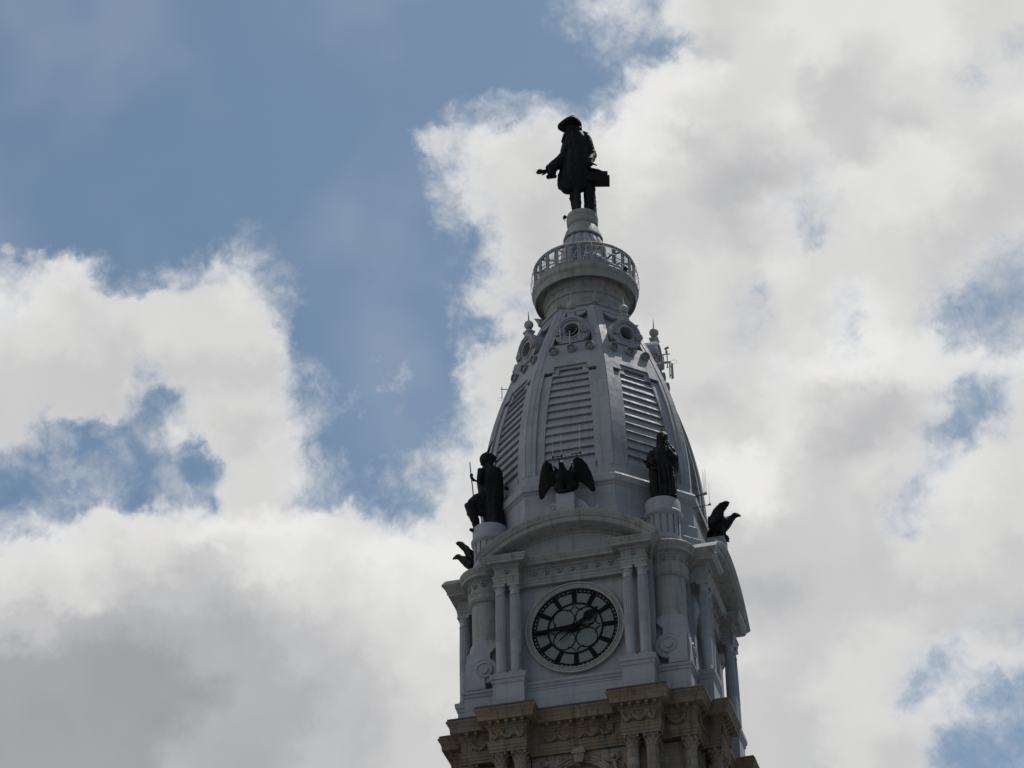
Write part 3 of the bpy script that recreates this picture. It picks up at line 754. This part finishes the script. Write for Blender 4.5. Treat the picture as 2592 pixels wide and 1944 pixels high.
MB().lathe([(4.08, 148.8), (4.28, 148.8), (4.3, 148.84), (4.3, 149.0), (4.24, 149.08), (4.08, 149.08), (4.08, 148.8)], n=96, cap=False).build('deck_ring_beam', IRON2, T, ang=28)
gls = MB()
gls.rings([[(4.2*sin(2*pi*i/104), -4.2*cos(2*pi*i/104), z) for i in range(104)] for z in (147.1, 148.82)], cap=False)
gls.build('deck_glazing', GLASS, T)
dc = MB().lathe([(2.25, 147.1), (2.25, 148.9), (2.35, 149.0), (2.3, 149.3), (2.05, 149.6), (1.95, 150.35)], n=40)
for i in range(13):
    a = 2*pi*i/13; dc.tube([(1.9*cos(a), 1.9*sin(a), 148.9), (3.0*cos(a), 3.0*sin(a), 149.2), (4.1*cos(a), 4.1*sin(a), 148.95)], .09, 6)
dc.build('deck_core', LEAD, T)
hp = MB()
for z, r in ((147.9, 4.52), (148.55, 4.42), (147.2, 4.56)): hp.torus((0, 0, z), r, .018, 'z', 104, 5)
for i in range(NP):
    a = rad(7.1)+2*pi*i/NP; c_, s_ = sin(a), -cos(a)
    hp.tube([(r*c_, r*s_, z) for r, z in ((4.3, 149.0), (4.45, 148.5), (4.54, 147.9), (4.56, 147.2), (4.48, 146.6))], .014, 5)
hp.build('guard_cage', GREY, T)
# bulbous neck and statue base
MB().lathe([(1.9, 150.3), (1.95, 150.9), (1.82, 151.4), (1.66, 151.8), (1.5, 152.1), (1.3, 152.2)], n=192, mod=lambda a: 1-.07*(1-abs(cos(8*a)))**1.3).build('gadrooned_neck', IRON, T, ang=60)
MB().lathe([(1.4, 152.05), (1.66, 152.06), (1.7, 152.14), (1.66, 152.3), (1.5, 152.8), (1.34, 153.2), (1.2, 153.42), (1.18, 153.5), (1.26, 153.56), (1.3, 153.66), (1.33, 153.8), (1.33, 154.2), (1.36, 154.22), (1.36, 154.3), (1.32, 154.32),
            (1.32, 154.66), (1.28, 154.73), (.2, 154.74)], n=72).build('statue_base', IRON2, T, ang=28)

# ------------------------------------------------------------------ statues
VA = CAM_AZ                                   # figures are laid out as (across, towards the street, up)
def frame(px, py, pz=0, rz=VA): return Matrix.Translation((px, py, pz)) @ Matrix.Rotation(rz, 4, 'Z')
def loft(m, secs, n=28, wob=0.0, k=9):
    rs = []
    for j, (z, cx, cw, rx, rw) in enumerate(secs):
        rs.append([(cx+rx*(1+wob*sin(k*a+j*.9)*min(1, j/2))*cos(a), -cw-rw*(1+wob*sin(k*a+j*.9))*sin(a), z) for a in [2*pi*i/n for i in range(n)]])
    m.rings(rs)
def hand5(m, wrist, d, side, up, r=.07, L_=.55):
    d = Vector(d).normalized(); side = Vector(side).normalized(); up = Vector(up).normalized(); w_ = Vector(wrist)
    m.tube([w_, w_+d*L_*.45, w_+d*L_*.75], [r*1.6, r*2.2, r*1.9], 8, .6)
    for i, l in enumerate((.85, 1.0, .95, .75)):
        b = w_+d*L_*.7+side*(i-1.5)*r*1.25
        m.tube([b, b+d*L_*.4*l-up*.02, b+d*L_*.75*l-up*.1*L_], [r*.72, r*.62, r*.45], 6)
    b = w_+d*L_*.25-side*r*1.6
    m.tube([b, b+d*L_*.25-side*r*1.6, b+d*L_*.55-side*r*2.0], [r*.8, r*.68, r*.5], 6)
# founder figure on top
F0 = empty('bronze_statue', (0, 0, 154.74)); tag(F0, 'bronze man in a wide hat and long coat on the very top of the tower', 'statue')
LZ = 154.74
def tz(m): m.M = Matrix.Translation((0, 0, -LZ)) @ Matrix.Rotation(VA, 4, 'Z'); return m
b = tz(MB())
loft(b, [(164.05, -.3, .05, .5, .42), (163.75, -.3, .03, .82, .55), (163.4, -.3, .02, 1.08, .68), (163.0, -.3, 0, 1.18, .76), (162.3, -.26, 0, 1.16, .78), (161.4, -.3, 0, 1.22, .8), (160.6, -.36, 0, 1.26, .84), (159.8, -.42, 0, 1.36, .86),
         (159.1, -.5, 0, 1.44, .86), (158.4, -.58, 0, 1.46, .8), (157.95, -.6, .05, 1.36, .7), (157.6, -.62, .1, 1.1, .55), (157.4, -.62, .1, .7, .4)], 48, .035, 11)
b.ball((-1.15, .0, 157.75), .62, 14, 10, (.9, .7, .8))
loft(b, [(164.1, -.5, .05, .3, .3), (163.6, -.45, .03, .36, .34)], 16)
b.ball((-.5, -.08, 164.35), .53, 20, 14, (.98, 1.05, 1.25))
b.ball((-.95, -.28, 164.3), .12, 8, 6); b.ball((-.72, -.42, 164.05), .16, 10, 6)
for q in ((.0, .15, 164.0), (-.05, -.25, 163.9), (-.2, .35, 163.95)): b.ball(q, .36, 12, 8, (1.1, 1, 1.4))          # long curls
for i in range(5): b.ball((-1.18+.0*i-.06*i, -.35, 163.42-.18*i), .2-.012*i, 10, 6)               # neckcloth
# his right arm, held out to the left
b.tube([(-.9, -.1, 163.2), (-1.1, -.2, 162.3), (-1.35, -.28, 161.2), (-1.85, -.4, 160.4), (-2.35, -.5, 159.8), (-2.72, -.55, 159.45)], [.38, .42, .42, .46, .5, .44], 14)
b.ball((-1.5, -.3, 160.9), .4, 12, 8)
for i in range(8): b.ball((-2.78+.08*i, -.5, 158.8+.04*(i % 3)), .2, 8, 6)
b.ball((-2.5, -.5, 159.0), .34, 12, 8)
b.ball((-2.45, -.5, 159.25), .38, 12, 8)
hand5(b, (-2.85, -.6, 159.32), (-1, -.15, -.1), (0, -1, .15), (0, 0, 1), .12, .68)
# his left arm on the charter
b.ball((.42, 0, 163.5), .45, 14, 10)
b.tube([(.45, -.05, 163.55), (.72, -.02, 162.9), (.95, .05, 161.9), (1.1, .05, 161.35), (.95, -.2, 160.8), (.85, -.5, 160.3), (.95, -.7, 159.8)], [.4, .44, .42, .4, .38, .34, .22], 14)
b.ball((1.13, .05, 161.3), .36, 12, 8)
hand5(b, (.95, -.75, 159.85), (.6, -.4, -.5), (.4, .6, 0), (0, 0, 1), .07, .5)
# legs
b.tube([(-.62, .2, 158.0), (-.62, .2, 157.5), (-.66, .2, 156.9), (-.62, .15, 156.1), (-.56, .15, 155.2), (-.54, .1, 154.8)], [.42, .4, .33, .32, .21, .2], 14)
b.tube([(-.32, -.3, 158.0), (-.32, -.3, 157.5), (-.32, -.3, 156.9), (-.3, -.25, 156.1), (-.28, -.25, 155.2), (-.28, -.2, 154.8)], [.42, .36, .3, .29, .2, .2], 14)
for cx, cy in ((-.6, .05), (-.34, -.35)): b.tube([(cx+.15, cy, 154.86), (cx-.1, cy-.15, 154.88), (cx-.3, cy-.4, 154.82)], [.16, .18, .1], 10, .7)
for i in range(4): b.ball((-.95+.05*i, .0, 156.75-.16*i), .12, 8, 5)
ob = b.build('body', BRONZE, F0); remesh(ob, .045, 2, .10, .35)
hb = tz(MB()); n = 40; br_ = []
def brim(a, k=1.0):
    x = -.6+.9*cos(a)*k; y = 1.12*sin(a)*k
    t = max(0, -cos(a)); x -= .32*(t**4)*k; y *= 1-.12*t**2
    return x, y
for z, k in ((164.62, .3), (164.42, .93), (164.5, 1.0), (164.7, 1.0), (164.8, .94), (164.9, .3)):
    br_.append([(brim(2*pi*i/n, k)[0], brim(2*pi*i/n, k)[1], z+.1*abs(sin(2*pi*i/n))**2*(k > .9)) for i in range(n)])
hb.rings(br_); loft(hb, [(164.4, -.5, 0, .66, .8), (164.72, -.5, 0, .72, .86), (164.8, -.5, .1, .72, .8), (165.0, -.5, 0, .58, .6), (165.35, -.48, 0, .52, .54), (165.5, -.46, 0, .4, .42), (165.56, -.46, 0, .1, .1)], 28)
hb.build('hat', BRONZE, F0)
sp_ = tz(MB()); loft(sp_, [(154.74, .74, -.3, .57, .5), (155.42, .72, -.3, .56, .5), (156.2, .72, -.25, .53, .5), (157.4, .7, -.2, .52, .5), (158.3, .7, -.2, .56, .55), (158.6, .7, -.2, .62, .6)], 20, .05, 7)
o = sp_.build('tree_stump', BRONZE, F0); remesh(o, .05, 2, .08, .3)
bo = tz(MB()); bo.M = bo.M @ Matrix.Translation((1.3, 0, 158.2)) @ Matrix.Rotation(.04, 4, 'Y')
bo.box(-.9, 1.18, -.62, .45, 0, .48); bo.box(-.8, 1.02, -.5, .4, .48, .58); bo.rings([[(x, y, z) for x, y in ((-.8, -.5), (1.0, -.5), (1.0, .4), (-.8, .4))] for z in (.6, 1.0)])
bo.tube([(-.7, -.3, 1.35), (.2, -.2, 1.22), (1.0, -.05, 1.02)], [.3, .25, .12], 10, .6)
bo.build('charter_book', BRONZE, F0, smooth=False)

# seated man with a staff, left pedestal
def statue_at(px, py, pz, label):
    o = empty('bronze_statue', (px, py, pz)); tag(o, label, 'statue'); return o
G1 = statue_at(-PC, -PC, 120.93, 'bronze cloaked man with feather and staff on the left drum pedestal')
def lm(m, pz=120.93): m.M = Matrix.Translation((0, 0, -pz)) @ Matrix.Rotation(VA+.03, 4, 'Z'); return m
b = lm(MB())
loft(b, [(120.93, .35, 0, .9, .95), (121.6, .35, 0, .85, .9), (122.4, .25, 0, .82, .85), (123.3, .18, 0, .86, .8), (124.2, .12, 0, .98, .78), (125.2, .08, 0, 1.04, .74), (125.9, .1, 0, .98, .66), (126.4, .1, 0, .84, .55), (126.7, 0, 0, .5, .4), (126.95, -.1, 0, .34, .34)], 36, .04, 9)
b.ball((-.22, 0, 127.38), .56, 18, 12, (.95, .9, 1.12)); b.ball((-.02, .05, 127.3), .5, 14, 10, (.9, 1, 1.3))
b.ball((-.66, -.03, 127.28), .12, 8, 6); b.tube([(-.5, 0, 126.95), (-.55, 0, 126.88)], .18, 8)
b.tube([(-.1, -.1, 123.8), (-.9, -.3, 123.5), (-1.4, -.4, 123.1), (-1.55, -.42, 122.8)], [.62, .55, .42, .34], 14)
b.tube([(-.5, -.2, 123.6), (-.8, -.25, 122.9), (-.55, -.2, 122.2)], [.6, .42, .3], 12)
b.tube([(-1.58, -.42, 123.1), (-1.38, -.35, 122.3), (-1.14, -.3, 121.6), (-1.1, -.3, 121.0), (-1.12, -.3, 120.75)], [.42, .42, .36, .22, .2], 12)
b.tube([(-1.0, -.25, 120.7), (-1.3, -.4, 120.65), (-1.6, -.5, 120.72)], [.16, .16, .09], 10)
b.tube([(-.6, -.5, 126.1), (-.75, -.65, 125.3), (-.85, -.7, 124.9), (-1.2, -.7, 125.05), (-1.33, -.7, 125.25)], [.3, .26, .2, .13, .12], 12)
b.ball((-1.38, -.7, 125.35), .17, 10, 8, (.8, .8, 1.3))
for i in range(4): b.tube([(-1.5+.0*i, -.82+.03*i, 125.2+.11*i), (-1.38, -.88, 125.2+.11*i), (-1.27, -.8, 125.2+.11*i)], .05, 6)
b.tube([(-1.3, -.75, 125.5), (-1.42, -.82, 125.62)], .05, 6)
for i in range(9): b.tube([(.02+.03*i, 0, 127.75), (.15+.05*i, -.05+.02*i, 127.95-.04*i), (.28+.03*i, 0, 127.8-.09*i)], [.1, .08, .02], 6)
o = b.build('body', BRONZE, G1); remesh(o, .04, 2, .12, .4)
b = lm(MB()); b.tube([(-1.5, -.7, 126.75), (-1.42, -.7, 125.5), (-1.3, -.65, 124.3), (-1.24, -.6, 123.3)], [.035, .045, .045, .04], 8); b.build('staff', BRONZE, G1)
b = lm(MB()); b.tube([(-.3, 0, 127.75), (-.05, 0, 128.15), (.12, 0, 128.6), (.38, 0, 129.15)], [.12, .15, .1, .02], 8, .6); b.build('feather', BRONZE, G1)

# standing woman with a child, right pedestal
G2 = statue_at(PC, -PC, 120.93, 'bronze shawled woman with a child on the right drum pedestal')
b = lm(MB())
loft(b, [(120.93, .2, .1, .98, .9), (121.6, .2, .1, .98, .88), (122.6, .2, .05, 1.0, .82), (123.6, .24, 0, 1.06, .78), (124.5, .24, 0, 1.12, .74), (125.2, .22, 0, 1.0, .66), (125.7, .22, 0, .82, .55), (126.1, .25, 0, .52, .45), (126.5, .27, 0, .44, .46)], 40, .045, 8)
b.ball((.27, -.05, 126.85), .5, 18, 12, (.9, .9, 1.25)); b.ball((.27, .2, 126.6), .48, 16, 10, (.98, .8, 1.4)); b.ball((.32, 0, 127.6), .16, 10, 8, (1.1, 1, .9)); b.ball((.3, -.46, 126.75), .09, 8, 6)
b.tube([(-.55, -.1, 125.5), (-.8, -.3, 124.8), (-.75, -.6, 124.2), (-.5, -.8, 124.0)], [.3, .3, .26, .2], 12)
b.tube([(.95, -.1, 125.6), (1.12, -.3, 124.9), (1.0, -.6, 124.8), (.72, -.75, 125.3), (.62, -.75, 125.65)], [.32, .34, .26, .17, .12], 12)
hand5(b, (.62, -.75, 125.65), (0, 0, 1), (1, .2, 0), (0, -1, 0), .06, .4)
b.tube([(.8, -.3, 126.0), (1.0, -.4, 125.6), (1.25, -.2, 124.9), (1.3, 0, 123.8)], [.16, .2, .2, .14], 8)
for x in (-.2, .2, .55, .85): b.tube([(x, -.75, 124.0), (x+.05, -.92, 122.5), (x+.1, -.95, 121.05)], [.1, .14, .16], 8)
b.tube([(.95, -.8, 121.0), (1.02, -1.15, 121.0)], [.17, .1], 8)
o = b.build('body', BRONZE, G2); remesh(o, .04, 2, .12, .4)
b = lm(MB())
loft(b, [(120.93, -.5, .65, .4, .36), (122.2, -.55, .62, .38, .35), (123.2, -.58, .6, .36, .32), (123.8, -.6, .6, .3, .26), (124.1, -.62, .6, .16, .16)], 20, .04, 6)
b.ball((-.66, -.62, 124.35), .3, 14, 10, (.9, .9, 1.15))
b.tube([(-.8, -.6, 123.8), (-1.05, -.75, 123.9), (-1.15, -.8, 124.15)], [.14, .11, .09], 8); b.ball((-1.2, -.8, 124.3), .17, 10, 8, (1, .8, .9))
b.tube([(-.75, -.8, 123.6), (-.55, -1.0, 123.4), (-.3, -1.0, 123.5)], [.12, .1, .08], 8)
o = b.build('child', BRONZE, G2); remesh(o, .035, 2, .08, .3)

# eagles, built in the face frame (x across, -y outward)
def eagle_parts(m_body, wings):
    b = m_body
    b.tube([(0, -9.35, 122.0), (0, -9.75, 122.15), (0, -10.2, 122.4), (0, -10.55, 122.55), (0, -10.85, 122.7), (0, -11.1, 122.9), (0, -11.25, 123.02)], [.4, .62, .66, .56, .36, .25, .22], 18)
    for s_ in (-1, 1):
        b.ball((s_*.4, -10.15, 122.65), .46, 14, 10); b.ball((s_*.45, -10.0, 121.85), .44, 14, 10, (1.1, 1, 1.1)); b.ball((s_*.55, -9.6, 122.1), .4, 12, 8)
    b.ball((0, -11.32, 123.08), .25, 14, 10, (.85, 1.25, .95)); b.tube([(0, -11.5, 123.08), (0, -11.68, 123.0), (0, -11.78, 122.86)], [.13, .1, .03], 8)
    b.tube([(0, -11.45, 122.94), (0, -11.62, 122.88)], [.07, .04], 6)
    b.tube([(0, -9.5, 122.1), (0, -9.2, 121.6), (0, -9.15, 121.15)], [.42, .46, .34], 12, .5)
    for s_ in (-1, 1):
        b.tube([(s_*.3, -10.2, 122.2), (s_*.34, -10.15, 121.7), (s_*.32, -10.2, 121.3), (s_*.32, -10.3, 121.1)], [.36, .28, .16, .13], 12)
        for q in (-.16, 0, .16): b.tube([(s_*.32, -10.25, 121.12), (s_*.32+q, -10.55, 121.1), (s_*.32+q*1.3, -10.68, 121.02)], [.1, .08, .03], 6)
    b.ball((0, -10.45, 121.12), .3, 14, 8, (2.0, 1.0, .5))
    for s_, wm in zip((-1, 1), wings):
        # leading edge (arches up and forward), trailing edge
        lead = [(.2, -10.0, 123.15), (.55, -10.5, 123.3), (.85, -10.95, 123.5), (1.15, -11.1, 123.6), (1.45, -10.85, 123.6), (1.75, -10.4, 123.3), (1.98, -10.0, 122.75), (2.16, -9.7, 122.0), (2.17, -9.5, 121.4)]
        trail = [(.25, -9.6, 121.9), (.6, -9.7, 121.85), (.85, -9.8, 121.95), (1.05, -9.85, 122.1), (1.2, -9.85, 122.1), (1.4, -9.8, 121.95), (1.62, -9.7, 121.7), (1.85, -9.6, 121.45), (2.06, -9.5, 121.3)]
        rs = []
        for i, (a, c) in enumerate(zip(lead, trail)):
            A, Cc = Vector((s_*a[0], a[1], a[2])), Vector((s_*c[0], c[1], c[2])); d = Cc-A
            t1 = .2*(1-i/12); out = Vector((s_*.35, -.35, .1)).normalized()
            ring = []
            for f, th in ((0, .6), (.15, 1), (.4, .8), (.7, .5), (1.0, .25)): ring.append(A+d*f+out*(t1*th+.05))
            for f, th in ((1.0, .25), (.7, .5), (.4, .8), (.15, 1), (0, .6)): ring.append(A+d*f-out*(t1*th+.05))
            rs.append(ring)
        wm.rings(rs)
        wm.tube([(s_*.3, -9.9, 122.5), (s_*.6, -10.1, 122.75), (s_*.9, -10.3, 122.9), (s_*1.1, -10.4, 122.95)], [.4, .38, .32, .22], 12)
        for i in range(7):                              # primaries fanning from the trailing edge
            t = i/6; p0 = Vector((s_*(1.15+.85*t), -10.1+.45*t, 122.6-.5*t)); p1 = Vector((s_*(1.18+.95*t), -9.9+.42*t, 122.15-.62*t+.06*sin(i*2.3)))
            wm.tube([p0, (p0+p1)/2, p1], [.13, .13, .04], 6, .5)
def make_eagle(rz, label):
    e = empty('bronze_eagle', Matrix.Rotation(rz, 3, 'Z') @ Vector((0, -9.9, 121.0)), rz); tag(e, label, 'eagle')
    bd = MB(); bd.M = Matrix.Translation((0, 9.9, -121.0)); wl_, wr_ = MB(), MB(); wl_.M = wr_.M = bd.M
    eagle_parts(bd, (wl_, wr_))
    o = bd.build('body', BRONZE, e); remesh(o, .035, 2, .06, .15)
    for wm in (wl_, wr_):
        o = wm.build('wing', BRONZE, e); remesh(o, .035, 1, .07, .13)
    return e
E0 = make_eagle(0, 'dark bronze eagle with spread wings on the block above the clock')
def copy_tree(o, label, rz):
    c = o.copy(); C.objects.link(c); c['label'] = label
    c.location = Matrix.Rotation(rz, 3, 'Z') @ Vector((0, -9.9, 121.0)); c.rotation_euler = (0, 0, rz)
    for ch in o.children: d = ch.copy(); C.objects.link(d); d.parent = c
    return c
E1 = copy_tree(E0, 'dark bronze eagle seen in profile against the sky at the right edge of the tower', R90)
E2 = copy_tree(E0, 'dark bronze eagle half hidden behind the left drum pedestal', -R90)
for e in (E0, E1, E2): e['group'] = 'bronze eagles above the cornices'

# ------------------------------------------------------------------ aerials and fittings
def whip(px, py, z0, z1, label, bar):
    e = empty('whip_antenna', (px, py, z0)); tag(e, label, 'antenna', 'whip antennas on the dome')
    MB().tube([(0, 0, .06), (0, 0, (z1-z0))], [.02, .012], 6).build('whip', WHITE, e)
    MB().lathe([(.05, -.12), (.06, -.05), (.045, .12)], n=10).build('mount', BLACK, e)
    return e
def tbar(name, pts, label, loc, r=.035):
    e = empty(name, loc); tag(e, label, 'bracket'); m = MB(); m.M = Matrix.Translation(-Vector(loc))
    for p in pts: m.tube(p, r, 6)
    m.build('bar', BLACK, e, smooth=False)
    k = MB(); k.M = m.M
    for p in pts[:1]:
        for q in (p[0], p[-1]): k.ball(q, .07, 10, 6)
    k.build('clamp', BLACK, e); return e
Y0 = -9.3
tbar('antenna_bracket', [[(-1.1, Y0, 125.1), (-.4, Y0, 125.08)], [(-.72, Y0, 125.1), (-.6, Y0+.2, 124.5), (-.6, Y0+1.1, 124.4)]], 'black T bracket behind the head of the eagle above the clock', (-.6, Y0+1.1, 124.4))
tbar('antenna_bracket', [[(.44, Y0, 125.1), (1.1, Y0, 125.12)], [(.75, Y0, 125.1), (.9, Y0+.2, 124.6), (.9, Y0+1.1, 124.5)]], 'black T bracket behind the right wing of the eagle above the clock', (.9, Y0+1.1, 124.5))
whip(-1.1, Y0, 125.1, 127.1, 'thin white whip antenna on the front louvres, leftmost of three', 0)
whip(-.42, Y0, 125.1, 127.1, 'thin white whip antenna on the front louvres, middle of three', 0)
whip(1.08, Y0, 125.15, 127.75, 'thin white whip antenna on the front louvres, rightmost of three', 0)
def pol(R, az, z): return (R*sin(rad(az)), -R*cos(rad(az)), z)
tbar('antenna_bracket', [[pol(10.62, 67.5, 122.95), pol(10.4, 67.5, 122.97)], [pol(10.6, 67.5, 122.97), pol(9.3, 67.5, 123.1)]], 'upper black antenna arm reaching out from the right edge of the dome', pol(9.3, 67.5, 123.1))
tbar('antenna_bracket', [[pol(10.95, 67.5, 121.85), pol(10.8, 67.5, 121.87)], [pol(10.9, 67.5, 121.86), pol(9.3, 67.5, 122.1)], [pol(10.0, 67.5, 122.0), pol(9.6, 84, 121.4)]], 'lower black antenna arm with a stay wire below the right edge of the dome', pol(9.3, 67.5, 122.1), .028)
for R, z0, z1, lb in ((10.43, 123.0, 125.3, 'dark whip antenna on the upper arm, leftmost of the cluster'), (10.54, 123.0, 124.9, 'short dark whip antenna on the upper arm'), (10.66, 122.98, 125.25, 'dark whip antenna at the tip of the upper arm'), (10.92, 121.9, 123.85, 'dark whip antenna at the tip of the lower arm')):
    p = pol(R, 67.5, z0); e = whip(*p, z1, lb, 0); e.children[0].data.materials[0] = GREY; e['group'] = 'whip antennas beside the dome'
# equipment rack beside the right-hand dormer (laid out in the plane x = 6 + across)
RK = frame(6.0, 0, 0)
e = empty('equipment_rack', RK @ Vector((0, 0, 138.5))); tag(e, 'grey steel equipment rack bracketed to the right side of the upper dome', 'rack')
m = MB(); m.M = Matrix.Translation(-e.location) @ RK
for p, r in (([(-.6, 0, 139.3), (.86, 0, 139.4)], .05), ([(-.6, 0, 138.5), (.9, 0, 138.6)], .1), ([(.64, 0, 139.45), (.61, 0, 138.05)], .045), ([(.3, 0, 139.32), (.36, 0, 138.6)], .045), ([(.8, 0, 138.5), (.77, 0, 137.05)], .05), ([(.7, 0, 138.08), (.52, 0, 138.08)], .04), ([(-.6, 0, 138.1), (-.1, 0, 138.5)], .05)): m.tube(p, r, 8)
m.build('frame', GREY, e)
m = MB(); m.M = Matrix.Translation(-e.location) @ RK
m.tube([(1.0+.24*cos(t)+.18, 0, 138.6+.2*sin(t)) for t in [2*pi*i/20 for i in range(21)]], .012, 5); m.tube([(.8, 0, 137.1), (.95, 0, 136.85), (1.0, 0, 137.1)], .012, 5); m.build('cable_loop', BLACK, e)
e = empty('panel_antenna', RK @ Vector((.95, 0, 137.1))); tag(e, 'narrow grey panel antenna hanging below the equipment rack', 'antenna')
m = MB(); m.M = Matrix.Translation(-e.location) @ RK; m.box(.88, 1.08, -.12, .12, 137.08, 138.38); m.box(.9, 1.06, -.15, .15, 137.04, 137.1); m.build('panel', GREY, e, smooth=False)
m = MB(); m.M = Matrix.Translation(-e.location) @ RK
for z in (137.3, 138.15): m.box(.76, .9, -.04, .04, z-.03, z+.03)
m.build('clamp', BLACK, e, smooth=False)
e = empty('security_camera', RK @ Vector((.6, 0, 139.45))); tag(e, 'small grey camera on the top bar of the equipment rack', 'camera')
m = MB(); m.M = Matrix.Translation(-e.location) @ RK; m.lathe([(.05, 139.43), (.09, 139.5), (.1, 139.7), (.05, 139.82)], .6, 0, 12); m.build('mount', GREY, e)
m = MB(); m.M = Matrix.Translation(-e.location) @ RK; m.tube([(.45, 0, 139.9), (.7, -.1, 139.97), (.8, -.13, 139.98)], [.09, .11, .08], 10); m.build('housing', GREY, e)
# rods in front of the middle dormer
e = empty('antenna_mast', (0, -6.6, 137.4)); tag(e, 'grey pipe frame with three hanging rods in front of the middle dormer', 'mast')
m = MB(); m.M = Matrix.Translation(-e.location)
for x, z0, z1 in ((-.78, 137.6, 139.2), (.78, 137.7, 139.25)): m.tube([(x, -6.62, z0), (x, -6.62, z1)], .035, 6)
m.tube([(0, -6.62, 137.2), (0, -6.62, 138.55)], .05, 8)
m.build('rod', GREY, e)
m = MB(); m.M = Matrix.Translation(-e.location)
m.tube([(-.8, -6.6, 139.15), (-.5, -6.3, 139.5), (.5, -6.3, 139.5), (.8, -6.6, 139.2)], .03, 6); m.torus((.05, -6.55, 138.75), .5, .03, 'y', 28, 6, pi, 2*pi)
m.tube([(-.6, -6.2, 139.3), (-.8, -6.6, 138.8)], .03, 6); m.tube([(0, -6.62, 137.5), (0, -5.7, 137.6)], .04, 6); m.build('arm', GREY, e)
# little bracket on the far left of the dome
A0 = pol(6.75, -67.5, 136.3)
e = empty('antenna_mast', A0); tag(e, 'thin dark antenna stub on the far left edge of the dome', 'mast')
d = Vector((-cos(VA), -sin(VA), 0))
m = MB(); m.tube([(0, 0, .3), d*.6+Vector((0, 0, .35))], .04, 6); m.tube([d*.5+Vector((0, 0, .6)), d*.5+Vector((0, 0, -.6))], .035, 6); m.build('pipe', GREY, e)
m = MB(); m.tube([d*(.5+.18+.18*cos(t))+Vector((0, 0, -.62+.14*sin(t))) for t in [2*pi*i/16 for i in range(17)]], .01, 5); m.build('cable_loop', BLACK, e)
# floodlights
def flood(name, loc, rz, label):
    e = empty(name, loc, rz); tag(e, label, 'floodlight', 'dark floodlights')
    m = MB(); m.rings([[(-.16, -.1, -.12), (.16, -.1, -.12), (.16, -.1, .14), (-.16, -.1, .14)], [(-.1, .16, -.06), (.1, .16, -.06), (.1, .16, .1), (-.1, .16, .1)]]); m.build('housing', BLACK, e, smooth=False)
    m = MB(); m.tube([(-.2, 0, 0), (-.2, .05, -.22), (.2, .05, -.22), (.2, 0, 0)], .025, 6); m.build('yoke', BLACK, e)
u = Vector((cos(VA), sin(VA), 0))
flood('floodlight', -u*1.5+Vector((0, 0, 154.75)), VA-1.2, 'small dark floodlight clamped to the left of the topmost statue base')
flood('floodlight', Vector(pol(9.55, -33, 123.75)), rad(-33), 'small dark floodlight on the dome ledge beside the statue with the staff')
flood('floodlight', Vector((4.45*sin(rad(62)), -4.45*cos(rad(62)), 147.0)), rad(62), 'small dark floodlight on the rim of the round viewing balcony')
